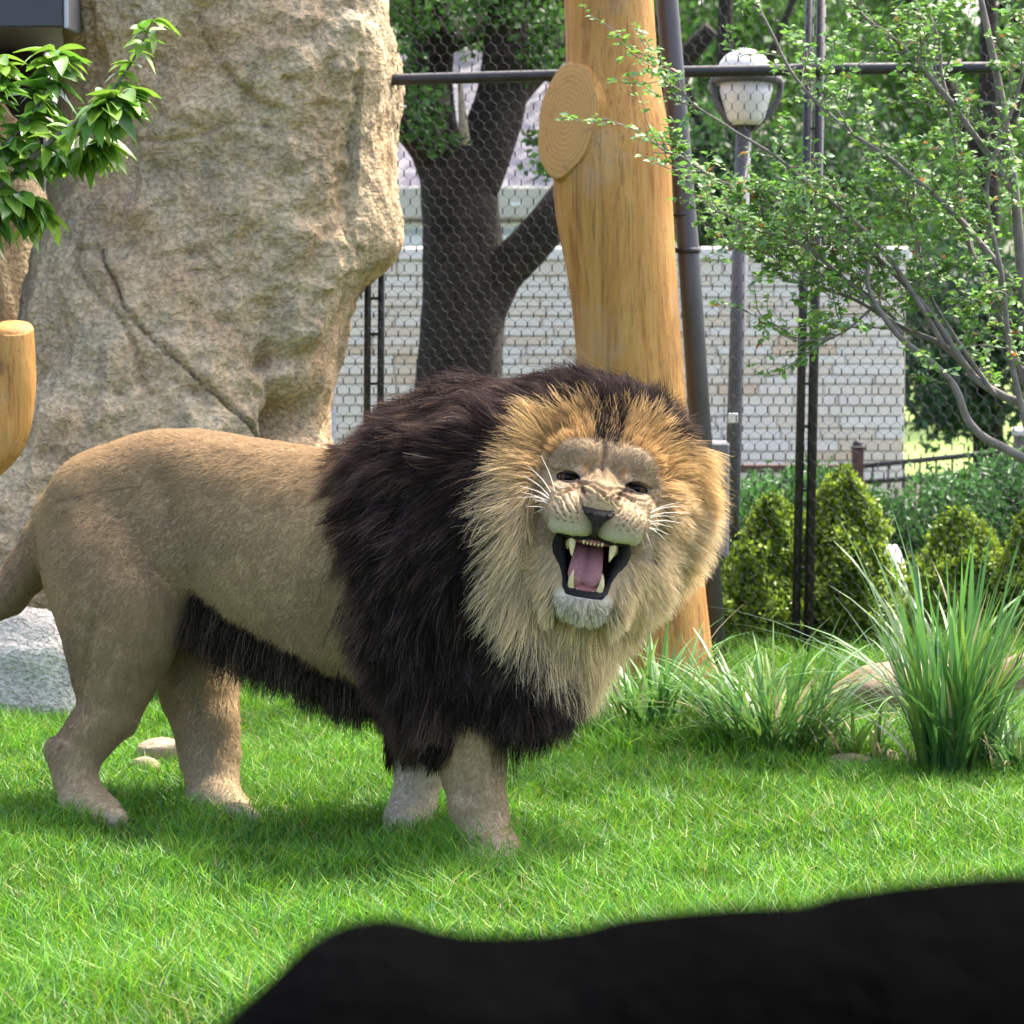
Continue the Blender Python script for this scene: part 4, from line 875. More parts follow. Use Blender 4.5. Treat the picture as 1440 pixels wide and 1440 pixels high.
# ================================================================ LION
class Grid:
    def __init__(s, lo, hi, h):
        s.lo = np.asarray(lo, float); s.h = h; s.n = np.ceil((np.asarray(hi) - s.lo) / h).astype(int) + 1
        s.F = np.full(s.n, 1.0, np.float32)
    def box(s, lo, hi):
        a = np.maximum(((np.asarray(lo) - s.lo) / s.h).astype(int), 0); b = np.minimum(((np.asarray(hi) - s.lo) / s.h).astype(int) + 2, s.n)
        sl = tuple(slice(x, y) for x, y in zip(a, b))
        ax = [(s.lo[k] + s.h * np.arange(a[k], b[k])).astype(np.float32) for k in range(3)]
        return sl, ax[0][:, None, None], ax[1][None, :, None], ax[2][None, None, :]
    def put(s, sl, d, k, op='add'):
        f = s.F[sl]
        if op == 'add':
            h = np.clip(0.5 + 0.5 * (f - d) / k, 0, 1); s.F[sl] = f + (d - f) * h - k * h * (1 - h)
        else:
            d = -d; h = np.clip(0.5 - 0.5 * (f - d) / k, 0, 1); s.F[sl] = f + (d - f) * h + k * h * (1 - h)
    def cone(s, a, ra, b, rb, k=0.03, op='add'):
        a = np.asarray(a, float); b = np.asarray(b, float); m = max(ra, rb) + k * 2 + 3 * s.h
        sl, X, Y, Z = s.box(np.minimum(a, b) - m, np.maximum(a, b) + m)
        ab = b - a; L2 = ab @ ab + 1e-12
        t = np.clip(((X - a[0]) * ab[0] + (Y - a[1]) * ab[1] + (Z - a[2]) * ab[2]) / L2, 0, 1)
        d = np.sqrt((X - a[0] - t * ab[0]) ** 2 + (Y - a[1] - t * ab[1]) ** 2 + (Z - a[2] - t * ab[2]) ** 2) - (ra + (rb - ra) * t)
        s.put(sl, d, k, op)
    def chain(s, pts, k=0.03):
        for (a, ra), (b, rb) in zip(pts[:-1], pts[1:]): s.cone(a, ra, b, rb, k)
    def ell(s, c, r, M=None, k=0.03, op='add'):
        """ellipsoid, columns of M = its axes in grid space"""
        c = np.asarray(c, float); r = np.asarray(r, float); m = r.max() + k * 2 + 3 * s.h
        sl, X, Y, Z = s.box(c - m, c + m); X = X - c[0]; Y = Y - c[1]; Z = Z - c[2]
        if M is None: u, v, w_ = X, Y, Z
        else:
            u = X * M[0, 0] + Y * M[1, 0] + Z * M[2, 0]; v = X * M[0, 1] + Y * M[1, 1] + Z * M[2, 1]; w_ = X * M[0, 2] + Y * M[1, 2] + Z * M[2, 2]
        k0 = np.sqrt((u / r[0]) ** 2 + (v / r[1]) ** 2 + (w_ / r[2]) ** 2) + 1e-6
        k1 = np.sqrt((u / r[0] ** 2) ** 2 + (v / r[1] ** 2) ** 2 + (w_ / r[2] ** 2) ** 2) + 1e-6
        s.put(sl, k0 * (k0 - 1) / k1, k, op)
    def sample(s, P):
        q = (np.asarray(P) - s.lo) / s.h; q = np.clip(q, 0, s.n - 1.001); i = q.astype(int); f = q - i; r = 0
        for dx in (0, 1):
            for dy in (0, 1):
                for dz in (0, 1):
                    wgt = (f[:, 0] if dx else 1 - f[:, 0]) * (f[:, 1] if dy else 1 - f[:, 1]) * (f[:, 2] if dz else 1 - f[:, 2])
                    r = r + wgt * s.F[i[:, 0] + dx, i[:, 1] + dy, i[:, 2] + dz]
        return r
    def grad(s, P):
        e = s.h; g = np.stack([s.sample(P + np.eye(3)[k] * e) - s.sample(P - np.eye(3)[k] * e) for k in range(3)], -1)
        return norm(g)
    def mesh(s):
        F_ = s.F; ins = F_ < 0; nx, ny, nz = s.n
        cnt = np.zeros((nx - 1, ny - 1, nz - 1), np.int8)
        for dx in (0, 1):
            for dy in (0, 1):
                for dz in (0, 1): cnt += ins[dx:nx - 1 + dx, dy:ny - 1 + dy, dz:nz - 1 + dz]
        act = np.argwhere((cnt > 0) & (cnt < 8)); idm = np.full(cnt.shape, -1, np.int32)
        idm[tuple(act.T)] = np.arange(len(act))
        acc = np.zeros((len(act), 3)); num = np.zeros(len(act))
        for ax in range(3):
            o = [k for k in range(3) if k != ax]
            for u in (0, 1):
                for v in (0, 1):
                    d0 = np.zeros(3, int); d0[o[0]] = u; d0[o[1]] = v; d1 = d0.copy(); d1[ax] = 1
                    f0 = F_[tuple((act + d0).T)]; f1 = F_[tuple((act + d1).T)]; x = (f0 < 0) != (f1 < 0)
                    t = np.where(x, f0 / np.where(x, f0 - f1, 1), 0)
                    p = np.broadcast_to(d0, acc.shape).astype(float).copy(); p[:, ax] += t
                    acc += np.where(x[:, None], p, 0); num += x
        V = s.lo + s.h * (act + acc / num[:, None]); quads = []
        for ax in range(3):
            o = [k for k in range(3) if k != ax]
            s0 = [slice(1, -1)] * 3; s1 = [slice(1, -1)] * 3; s0[ax] = slice(0, -1); s1[ax] = slice(1, None)
            a = ins[tuple(s0)]; b = ins[tuple(s1)]
            e = np.argwhere(a != b); flip = a[tuple(e.T)]
            e = e + 1; e[:, ax] -= 1
            def cell(u, v):
                q = e.copy(); q[:, o[0]] -= u; q[:, o[1]] -= v; return idm[tuple(q.T)]
            Q = np.stack([cell(1, 1), cell(0, 1), cell(0, 0), cell(1, 0)], -1)
            if ax == 1: flip = ~flip
            Q[~flip] = Q[~flip][:, ::-1]; quads.append(Q)
        Q = np.vstack(quads); Q = Q[(Q >= 0).all(1)]
        return V, Q

# ---- lion frame: e1 forward (to the right and a little towards the viewer), e2 away from the viewer
PA = gat(150, 9.85); PB = gat(700, 9.30)
E1 = norm(PB - PA); E2 = np.array([-E1[1], E1[0], 0]); E3 = np.array([0, 0, 1.0])
def axis_hit(px, py):            # pixel ray against the lion's vertical middle plane
    d = CF + CR * ((px - 720) / F) + CU * ((720 - py) / F)
    t = ((PA - CP) @ E2) / (d @ E2); return CP + t * d
def S(px, py, D, r): return (at(px, py, D), r * pm(D))

G = Grid((-1.95, 8.45, -0.02), (0.72, 10.5, 1.42), 0.0085)
# trunk: elliptical sections along the axis
secs = [(66, 705, 790, .07), (80, 680, 820, .12), (105, 654, 850, .165), (150, 628, 870, .195), (200, 610, 868, .205), (240, 604, 858, .21),
        (300, 610, 862, .215), (350, 619, 890, .225), (400, 626, 918, .24), (480, 637, 962, .255), (560, 642, 990, .26), (640, 645, 1000, .25), (720, 660, 990, .215), (770, 690, 960, .15)]
sx, st, sb, sw = [], [], [], []
for x_, t_, b_, w_ in secs:
    a = axis_hit(x_, t_); b = axis_hit(x_, b_); sx.append((a - PA) @ E1); st.append(a[2]); sb.append(b[2]); sw.append(w_)
sl, X, Y, Z = G.box((-1.7, 8.7, .3), (.3, 10.35, 1.35))
sax = (X - PA[0]) * E1[0] + (Y - PA[1]) * E1[1]; lat = (X - PA[0]) * E2[0] + (Y - PA[1]) * E2[1]
fi = np.linspace(sx[0], sx[-1], 200)
def sm(v):
    q = np.interp(fi, sx, v); q = np.convolve(np.pad(q, 8, 'edge'), np.ones(17) / 17, 'valid'); return q
ft, fb, fw = sm(st), sm(sb), sm(sw)
sc = np.clip(sax, sx[0], sx[-1])
zt = np.interp(sc, fi, ft); zb = np.interp(sc, fi, fb); hw = np.interp(sc, fi, fw)
zc = (zt + zb) / 2; hh = (zt - zb) / 2
vv = (Z - zc) / hh
wid = hw * (1 - 0.10 * vv)                      # a little narrower along the back than at the belly
rr = (np.abs(lat / wid) ** 2.2 + np.abs(vv) ** 2.2) ** (1 / 2.2)
d = (rr - 1) * np.minimum(wid, hh)
ends = np.maximum(sx[0] - sax, sax - sx[-1])
d = np.where(ends > 0, np.sqrt(np.maximum(d, 0) ** 2 + ends ** 2), d)
G.put(sl, d.astype(np.float32), 0.02)
del sax, lat, sc, zt, zb, hw, zc, hh, vv, wid, rr, d, ends
# near hind leg
G.chain([S(150, 722, 9.80, 88), S(157, 800, 9.72, 93), S(172, 852, 9.68, 92), S(168, 900, 9.65, 76), S(161, 950, 9.64, 58), S(150, 1000, 9.63, 44),
         S(128, 1030, 9.62, 36), S(108, 1058, 9.62, 33), S(106, 1092, 9.60, 28), S(114, 1122, 9.58, 28)], 0.022)
G.cone(*S(80, 1054, 9.63, 17), *S(94, 1092, 9.62, 17), 0.012)          # hock
G.cone(*S(118, 1128, 9.57, 33), *S(146, 1146, 9.50, 26), 0.02)
for dx, dD in ((-6, .0), (8, -.05), (12, -.10)): G.cone(*S(134 + dx, 1144, 9.55 + dD, 17), *S(152 + dx, 1151, 9.50 + dD, 14), 0.006)
# far hind leg
G.chain([S(245, 740, 9.98, 84), S(270, 850, 9.96, 84), S(278, 920, 9.93, 60), S(281, 975, 9.88, 52), S(291, 1020, 9.84, 44), S(298, 1060, 9.82, 37),
         S(298, 1095, 9.79, 34), S(300, 1122, 9.76, 34)], 0.024)
G.cone(*S(263, 1045, 9.85, 14), *S(270, 1075, 9.84, 16), 0.014)
G.cone(*S(300, 1125, 9.75, 38), *S(328, 1142, 9.68, 27), 0.02)
for dx, dD in ((-14, .02), (2, -.03), (12, -.08)): G.cone(*S(318 + dx, 1142, 9.70 + dD, 18), *S(340 + dx, 1152, 9.64 + dD, 15), 0.006)
# near fore leg
G.chain([S(640, 800, 9.20, 118), S(644, 900, 9.14, 98), S(652, 970, 9.10, 72), S(661, 1030, 9.06, 50), S(665, 1080, 9.05, 43), S(672, 1130, 9.03, 37),
         S(683, 1170, 9.01, 33), S(689, 1192, 8.99, 34)], 0.024)
G.cone(*S(690, 1194, 8.98, 37), *S(702, 1204, 8.90, 33), 0.02)
for dx, dD in ((-34, .0), (-12, -.03), (8, -.02)): G.cone(*S(706 + dx, 1203, 8.91 + dD, 17), *S(709 + dx, 1212, 8.86 + dD, 15), 0.006)
# far fore leg
G.chain([S(640, 860, 9.52, 100), S(612, 960, 9.54, 66), S(598, 1030, 9.52, 46), S(591, 1085, 9.50, 32), S(581, 1130, 9.47, 28), S(574, 1155, 9.45, 29)], 0.024)
G.cone(*S(572, 1157, 9.44, 32), *S(570, 1168, 9.38, 29), 0.02)
for dx, dD in ((-18, .0), (0, -.02), (16, -.01)): G.cone(*S(570 + dx, 1166, 9.38 + dD, 14), *S(570 + dx, 1173, 9.34 + dD, 12), 0.006)
# tail, leaving the frame on the left
G.chain([S(98, 735, 9.92, 26), S(64, 757, 9.98, 29), S(45, 795, 10.0, 31), S(10, 835, 10.02, 28), S(-45, 868, 10.02, 24), S(-120, 880, 10.02, 20), S(-190, 862, 10.02, 17), S(-250, 850, 10.02, 14)], 0.02)
# neck, shoulders and chest under the mane
G.chain([S(560, 785, 9.38, 145), S(630, 760, 9.31, 170), S(700, 735, 9.25, 186), S(790, 700, 9.27, 165)], 0.06)
G.cone(*S(690, 850, 9.12, 120), *S(742, 966, 9.05, 58), 0.06)
G.cone(*S(610, 850, 9.2, 120), *S(600, 930, 9.2, 60), 0.05)
# muscle relief
# ---- head frame (roll of the head, units are pixels at D=8.9)
HD = 8.92; U = pm(HD); HO = at(847, 679, HD)
def n3(v): return v / np.linalg.norm(v)
HX = n3(CR * 0.986 - CU * 0.164); HY = n3(CR * 0.164 + CU * 0.986); HZ = -CF
HM = np.stack([HX, HY, HZ], 1)
def H(a, b, c): return HO + U * (np.asarray(HM) @ np.array([a, b, c], float))
def Hloc(P): return ((np.asarray(P) - HO) @ HM) / U
G.ell(H(0, -12, -120), np.array([133, 160, 75]) * U, HM, .04)              # collar behind the face
G.cone(H(-8, -150, -85), 70 * U, H(-35, -255, -85), 30 * U, .06)             # throat and chest fall
G.cone(H(-70, -180, -125), 75 * U, H(-70, -262, -105), 52 * U, .06)
G.ell(H(0, -55, 15), np.array([100, 132, 88]) * U, HM, .01, 'sub')            # room for the face
BV, BQ = G.mesh()
for _ in range(2):               # light relaxation
    acc = np.zeros_like(BV); num = np.zeros(len(BV))
    for k in range(4):
        a, b = BQ[:, k], BQ[:, (k + 1) % 4]
        np.add.at(acc, a, BV[b]); np.add.at(acc, b, BV[a]); np.add.at(num, a, 1); np.add.at(num, b, 1)
    BV = BV * 0.5 + 0.5 * acc / num[:, None]
BN = G.grad(BV)
# muscle and bone relief on the flank, thigh and shank of both sides (by place along the body)
_x, _y, _D = proj(BV); _side = np.abs(BN @ E2) * (_y < 1140)
_dsp = np.zeros(len(BV)); _near = (_D < np.interp(_x, [0, 150, 345, 700], [9.80, 9.78, 9.68, 9.45]))
def _b(x, y, rx_, ry_, h_, wgt=1): 
    global _dsp
    _dsp = _dsp + h_ * np.exp(-((_x - x) / rx_) ** 2 - ((_y - y) / ry_) ** 2) * wgt
def _g(line, wd, h_, wgt=1):
    global _dsp
    _dsp = _dsp + h_ * np.exp(-(seg_dist(_x, _y, line) / wd) ** 2) * wgt
_g([(222, 665), (236, 720), (256, 790), (272, 850)], 26, -.016); _b(165, 820, 55, 80, .012); _b(120, 760, 40, 60, .006); _b(160, 655, 34, 22, .008); _b(205, 625, 30, 16, .006)
_g([(128, 880), (118, 940), (104, 1000), (92, 1036)], 9, -.012, _near); _g([(170, 930), (150, 990), (128, 1030)], 14, .007, _near); _b(228, 880, 26, 30, .003, _near); _b(80, 1056, 12, 16, .008, _near)
_g([(120, 1060), (118, 1100)], 9, .005, _near); _g([(138, 1060), (132, 1100)], 5, -.004, _near)
_b(330, 760, 70, 70, .008); _b(440, 830, 60, 90, .010); _b(300, 690, 60, 40, -.006); _g([(300, 640), (380, 655), (470, 668)], 14, -.004)
for q in range(5): _g([(345 + 32 * q, 690), (335 + 32 * q, 780), (352 + 32 * q, 850 + 18 * q)], 8, .0028)
_g([(648, 1050), (655, 1110), (672, 1160)], 8, -.005); _b(668, 1140, 20, 14, .005); _g([(680, 1040), (690, 1120)], 9, .005)
_g([(262, 930), (272, 1000), (284, 1060)], 10, -.006, ~_near); _b(300, 1062, 24, 20, .006, ~_near); _g([(318, 960), (322, 1040)], 9, .005, ~_near)
BV = BV + BN * (_dsp * np.clip(_side * 1.4, 0, 1))[:, None]
BV = BV + BN * (.0022 * fbm(BV, 14, 3))[:, None]

# ---- head, finer grid in head pixels
GH = Grid((-135, -225, -150), (135, 95, 100), 1.5)
for s in (-1, 1):
    GH.ell((s * 0, 8, -72), (90, 74, 72), None, 8)
    GH.ell((s * 37, 28, -15), (37, 28, 21), None, 6)             # brow
    GH.cone((s * 70, 15, -14), 9, (s * 31, 7, 4), 9.5, 5)             # hooded, frowning lid
    GH.ell((s * 72, -22, -42), (30, 38, 36), None, 14)            # cheek bone
    GH.ell((s * 58, -85, -42), (34, 62, 38), None, 14)            # cheek beside the mouth
    GH.ell((s * 33, -53, 38), (36, 28, 33), None, 9)              # muzzle pad
    GH.ell((s * 44, -38, 12), (32, 30, 34), None, 12)
    GH.cone((s * 50, -105, -20), 22, (s * 24, -166, 14), 20, 10)  # lower jaw
    GH.cone((s * 46, -8, -14), 14, (s * 20, -12, 8), 14, 8)       # under-eye fold
GH.cone((0, -4, -14), 24, (0, -30, 52), 25, 9)                     # nose bridge
GH.ell((0, -168, 16), (31, 17, 23), None, 10)                     # chin
GH.cone((0, 20, -120), 85, (0, -40, -130), 90, 20)
# mouth opening
sl, X, Y, Z = GH.box((-70, -175, -60), (70, -60, 100))
hwid = 22 + (Y + 162) * (46 - 22) / 80.0
topb = -83 + 4 * np.exp(-(X / 7) ** 2)
dm = np.maximum(np.maximum(np.abs(X) - hwid, Y - topb), np.maximum(-158 - Y, -40 - Z))
GH.put(sl, (dm - 3).astype(np.float32), 4, 'sub')
for s in (-1, 1):                                                 # eye slits
    M = np.array([[math.cos(s * -.12), -math.sin(s * -.12), 0], [math.sin(s * -.12), math.cos(s * -.12), 0], [0, 0, 1]])
    GH.ell((s * 48.5, -1, 4), (13, 5.6, 24), M, 2, 'sub')
HV, HQ = GH.mesh(); HN = GH.grad(HV)
# wrinkles (head pixels a,b): raised folds and furrows of the snarl
def pxl(x, y): dx, dy = x - 847, y - 679; return (dx * .986 + dy * .164, dx * .164 - dy * .986)
furrow = [([(795, 694), (815, 679), (835, 681), (850, 689), (868, 688), (886, 694)], 2.6, 5.0),
          ([(786, 698), (806, 690), (822, 682), (836, 688), (846, 697), (858, 690), (874, 698), (890, 706)], 2.4, 5.0),
          ([(818, 692), (826, 704)], 2.0, 3.0), ([(846, 697), (852, 704)], 2.0, 4.0), ([(863, 694), (862, 706), (868, 712)], 2.0, 3.0),
          ([(815, 702), (818, 716)], 2.0, 4.0), ([(872, 712), (866, 724)], 2.0, 3.5),
          ([(848, 612), (849, 630), (846, 662), (848, 670)], 4.0, 5.0),
          ([(790, 700), (797, 714), (802, 722)], 1.8, 3), ([(798, 694), (804, 706), (810, 716)], 1.8, 3), ([(782, 704), (788, 716), (794, 726)], 1.8, 2.6),
          ([(882, 712), (880, 724), (874, 732)], 1.8, 3), ([(892, 716), (890, 728), (884, 738)], 1.8, 3), ([(899, 724), (896, 738), (888, 746)], 1.8, 2.6),
          ([(806, 700), (810, 710), (812, 722)], 1.6, 2.4), ([(828, 700), (830, 709)], 1.6, 2.6), ([(838, 696), (840, 706)], 1.6, 2.6), ([(856, 700), (858, 710)], 1.6, 2.6), ([(876, 704), (872, 716), (866, 722)], 1.6, 2.4), ([(886, 702), (884, 716)], 1.6, 2.2),
          ([(800, 684), (816, 688), (830, 694)], 1.8, 2.6), ([(860, 698), (874, 694), (888, 698)], 1.8, 2.6), ([(788, 706), (792, 718)], 1.5, 2.0), ([(776, 712), (784, 722), (790, 730)], 1.5, 2.0), ([(903, 732), (899, 744), (892, 752)], 1.5, 2.0),
          ([(776, 660), (790, 662), (806, 664), (814, 674)], 2.0, 3.0), ([(880, 684), (890, 678), (904, 680), (916, 688)], 2.0, 3.0),
          ([(772, 682), (784, 690), (800, 690)], 1.8, 2.4), ([(892, 704), (906, 706), (916, 700)], 1.8, 2.4), ([(908, 692), (918, 700), (916, 714)], 1.8, 2.4)]
A_, B_, C_ = HV[:, 0], HV[:, 1], HV[:, 2]
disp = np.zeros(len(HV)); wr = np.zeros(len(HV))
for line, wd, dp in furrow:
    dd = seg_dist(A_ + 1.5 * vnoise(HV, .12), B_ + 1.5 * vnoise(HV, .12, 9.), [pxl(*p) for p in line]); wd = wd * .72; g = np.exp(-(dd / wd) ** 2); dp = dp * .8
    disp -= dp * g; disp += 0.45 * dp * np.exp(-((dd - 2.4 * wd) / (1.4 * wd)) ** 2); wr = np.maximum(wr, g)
front = sstep(-40, -5, C_) * (HN[:, 2] > -0.1)
HV = HV + HN * (disp * front)[:, None]
HW = HO + U * (HV @ HM.T); HNW = HN @ HM.T

# ---- coat colours (the animal's own colours, by place on the body)
TAN = np.array([.385, .275, .145]); PALE = np.array([.50, .40, .255]); WHITE = np.array([.62, .535, .39]); DARK = np.array([.022, .015, .013])
def body_col(P):
    x, y, D = proj(P); n = vnoise(P, 5.0); c = np.tile(TAN, (len(P), 1))
    c *= (1 + 0.16 * n + 0.10 * vnoise(P, 18))[:, None]
    def mixto(t, wgt):
        nonlocal c
        c = c + (np.asarray(t) - c) * np.clip(wgt, 0, 1)[:, None]
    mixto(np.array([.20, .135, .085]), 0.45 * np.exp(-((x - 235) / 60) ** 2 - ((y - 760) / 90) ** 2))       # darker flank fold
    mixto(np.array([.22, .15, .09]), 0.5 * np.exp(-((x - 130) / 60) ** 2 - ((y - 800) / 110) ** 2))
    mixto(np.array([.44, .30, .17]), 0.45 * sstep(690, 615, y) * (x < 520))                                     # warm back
    mixto(PALE, 0.55 * sstep(.34, .06, P[:, 2]))                                                                # pale lower legs
    mixto(WHITE, 0.7 * sstep(.10, .02, P[:, 2]))
    mixto(WHITE, 0.8 * ((x > 540) & (x < 640) & (D > 9.3) & (P[:, 2] < .3)))                                    # pale inside of far fore leg
    mixto(np.array([.21, .14, .095]), 0.55 * np.exp(-seg_dist(x, y, [(100, 900), (100, 1000), (80, 1045)]) / 14))  # dark back of the hind shank
    mixto(np.array([.24, .16, .10]), 0.6 * (x < 75) * sstep(720, 760, y) * (D > 9.8))                            # tail
    mixto(np.array([.10, .045, .035]), 0.8 * np.exp(-((x - 86) ** 2 + (y - 1048) ** 2) / 30.0) * (D < 9.75))     # sore on the hock
    nr = D < 9.75
    for ln_, wd_, st_ in (([(72, 706), (112, 697), (150, 690), (200, 684)], 1.6, .5), ([(113, 698), (126, 668)], 1.3, .5), ([(150, 642), (172, 640)], 1.5, .4), ([(210, 738), (240, 726)], 1.6, .3), ([(100, 955), (128, 948)], 3, .3)):
        mixto(np.array([.12, .08, .05]), st_ * np.exp(-(seg_dist(x, y, ln_) / wd_) ** 2) * nr)
    for sx_, sy_, r_ in ((113, 700, 3.6), (92, 719, 3.2), (168, 727, 3.4), (180, 660, 2.5), (300, 720, 2.0)):
        mixto(np.array([.07, .045, .035]), .75 * np.exp(-((x - sx_) ** 2 + (y - sy_) ** 2) / r_ ** 2) * nr)
    mixto(np.array([.25, .175, .105]), .35 * sstep(.1, .7, vnoise(P, 3.2, 4.)) * (P[:, 2] > .4))
    mw_ = mane_w(P); rw_ = ruff_w(P); mixto(DARK, mw_ * (1 - rw_)); mixto(np.array([.36, .25, .13]), mw_ * rw_)
    return np.clip(c, .01, 1)
MANE_EDGE = [(505, 560), (492, 600), (486, 650), (478, 700), (490, 760), (497, 820), (505, 880), (520, 940), (545, 985), (568, 1025), (592, 1040), (615, 1004), (645, 984), (690, 984), (715, 1008), (760, 1020), (810, 1000)]
MANE_POLY = MANE_EDGE + [(1100, 1010), (1100, 400), (505, 400)]
def mane_w(P):
    x, y, D = proj(P); jit = 12 * vnoise(P, 9) + 8 * vnoise(P, 25)
    sdist = seg_dist(x, y, MANE_EDGE) * np.where(in_poly(x, y, MANE_POLY), 1, -1) + jit
    return sstep(-14, 26, sdist) * (P[:, 2] > .32) * ((x > 470) | (y < 560))

def ruff_w(P):                     # 1 where the hair is blond
    a, b, c = Hloc(P).T
    edge = np.hypot(a / np.where(a < 0, 133, 175), (b + 45) / np.where(b > -45, 140, 200))
    wgt = sstep(1.13, .87, edge + .12 * vnoise(P, 12)) * sstep(-170, -150, c)
    beard = np.exp(-((a - 5 - .15 * (b + 200)) / 50) ** 2) * sstep(-285, -225, b) * (b < -100) * (c > -120)
    right = sstep(60, 100, a) * (b < 70) * (b > -230)
    wgt = np.maximum(wgt, np.clip(beard * 1.5, 0, 1)); wgt = np.maximum(wgt, right)
    wgt *= 1 - sstep(64, 90, b + 8 * vnoise(P, 30)) * np.exp(-((a + 3) / 18) ** 4)          # dark stripe up the crown
    wgt *= 1 - .9 * sstep(158, 185, b + 14 * vnoise(P, 25))
    return np.clip(wgt, 0, 1)
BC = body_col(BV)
def face_col(a, b, c, P, wrv=0):
    n = len(a); cl = np.tile(np.array([.36, .262, .15]), (n, 1)); s = np.abs(a)
    cl *= (1 + .12 * vnoise(P, 30) + .16 * vnoise(P, 110))[:, None]
    def mixto(t, wgt):
        nonlocal cl
        cl = cl + (np.asarray(t) - cl) * np.clip(wgt, 0, 1)[:, None]
    mixto([.35, .262, .16], .75 * sstep(15, 50, b))                                    # greyer forehead
    mixto([.18, .12, .075], .35 * np.exp(-(s / 4) ** 2) * sstep(25, 45, b))
    mixto([.14, .095, .055], .3 * sstep(54, 68, b) * sstep(70, 30, s))            # middle line
    mixto([.52, .40, .27], .7 * np.exp(-((s - 30) / 9) ** 2 - ((b - 14) / 14) ** 2))   # pale marks over the eyes
    mixto([.42, .22, .07], .8 * np.exp(-((s - 27) / 4.5) ** 2 - ((b - 17) / 9) ** 2))
    mixto([.50, .34, .19], .8 * np.exp(-(a / 34) ** 2 - ((b + 22) / 15) ** 2))         # nose bridge
    mixto([.54, .41, .25], .9 * np.exp(-((s - 44) / 26) ** 2 - ((b + 42) / 26) ** 2))  # cream muzzle
    mixto([.62, .54, .41], .9 * sstep(-54, -72, b) * sstep(-98, -90, b) * (s < 66) * (c > 5))             # whitish lips
    mixto([.62, .57, .46], .85 * sstep(-150, -164, b) * sstep(44, 32, s))                                # chin
    mixto([.50, .41, .29], .8 * sstep(60, 84, s) * sstep(-20, -70, b))
    mixto([.40, .30, .20], .5 * np.exp(-((s - 52) / 22) ** 2 - ((b + 14) / 8) ** 2))
    for q, dy in enumerate((-44, -51, -58, -65)):                                     # rows of whisker spots
        row = np.exp(-((b - dy - .10 * s) / 1.3) ** 2) * (np.sin(s * .62 + q * 1.9) > .25) * (s > 26) * (s < 62) * (c > 10)
        mixto([.12, .065, .035], .75 * row)
    mixto([.30, .16, .07], .35 * wrv * (c > -15))                                     # darker rust-brown tint along the fold lines
    eye = np.sqrt(((s - 48.5) / 17) ** 2 + ((b + .06 * (s - 48)) / 9.0) ** 2)
    mixto([.012, .009, .008], sstep(1.12, .88, eye))                                  # black eye rims
    mixto([.03, .018, .012], .95 * np.exp(-(seg_dist(s, b, [(36, -3), (28, -10), (24, -18)]) / 3.2) ** 2))
    mixto([.04, .025, .016], .85 * np.exp(-(seg_dist(s, b, [(62, 2), (50, 8), (36, 3)]) / 2.6) ** 2))
    inside = (s < 22 + (b + 162) * 24 / 80.0 + 4) & (b < -76) & (b > -163) & (c < 30)
    mixto([.035, .012, .012], inside * 1.0)
    return np.clip(cl, .005, 1)
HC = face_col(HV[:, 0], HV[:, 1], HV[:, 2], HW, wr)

lion = thing('lion', 'male lion with black mane and golden ruff, roaring at the viewer on the lawn', 'lion', gat(400, 9.5))
m_coat = attr_mat('lion_coat', .85, .15, grain=.12, gscale=260, bmp=.25)
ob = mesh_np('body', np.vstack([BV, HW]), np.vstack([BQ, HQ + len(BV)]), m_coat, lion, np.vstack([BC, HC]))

# ---- hair material
def hair_mat(name, rough=.45, transl=.35, spec=.35):
    m, nt, b, o = newmat(name); a = N(nt, 'Attribute', attribute_name='col')
    L(nt, a.outputs['Color'], b.inputs['Base Color']); b.inputs['Roughness'].default_value = rough; b.inputs['Specular IOR Level'].default_value = spec
    t = N(nt, 'BsdfTranslucent'); L(nt, a.outputs['Color'], t.inputs['Color'])
    mx = N(nt, 'MixShader'); mx.inputs[0].default_value = transl
    L(nt, b.outputs[0], mx.inputs[1]); L(nt, t.outputs[0], mx.inputs[2]); L(nt, mx.outputs[0], o.inputs[0])
    return m
m_hair = hair_mat('lion_hair', .75, .40, .06); m_fur = hair_mat('lion_short_fur', .7, .2, .2)

def sample_faces(V, Q, count, wfun):
    T = np.vstack([Q[:, [0, 1, 2]], Q[:, [0, 2, 3]]]); p = V[T]
    ar = 0.5 * np.linalg.norm(np.cross(p[:, 1] - p[:, 0], p[:, 2] - p[:, 0]), axis=1) * wfun(p.mean(1))
    i = rng.choice(len(T), count, p=ar / ar.sum()); u = rng.random((count, 2)); f = u.sum(1) > 1; u[f] = 1 - u[f]
    q = p[i]; return q[:, 0] + u[:, :1] * (q[:, 1] - q[:, 0]) + u[:, 1:] * (q[:, 2] - q[:, 0])

def nearest(Pq, C):
    out = np.empty(len(Pq), int); c2 = (C ** 2).sum(1)
    for i in range(0, len(Pq), 8000):
        q = Pq[i:i + 8000]; out[i:i + 8000] = np.argmin(c2[None] - 2 * q @ C.T, axis=1)
    return out

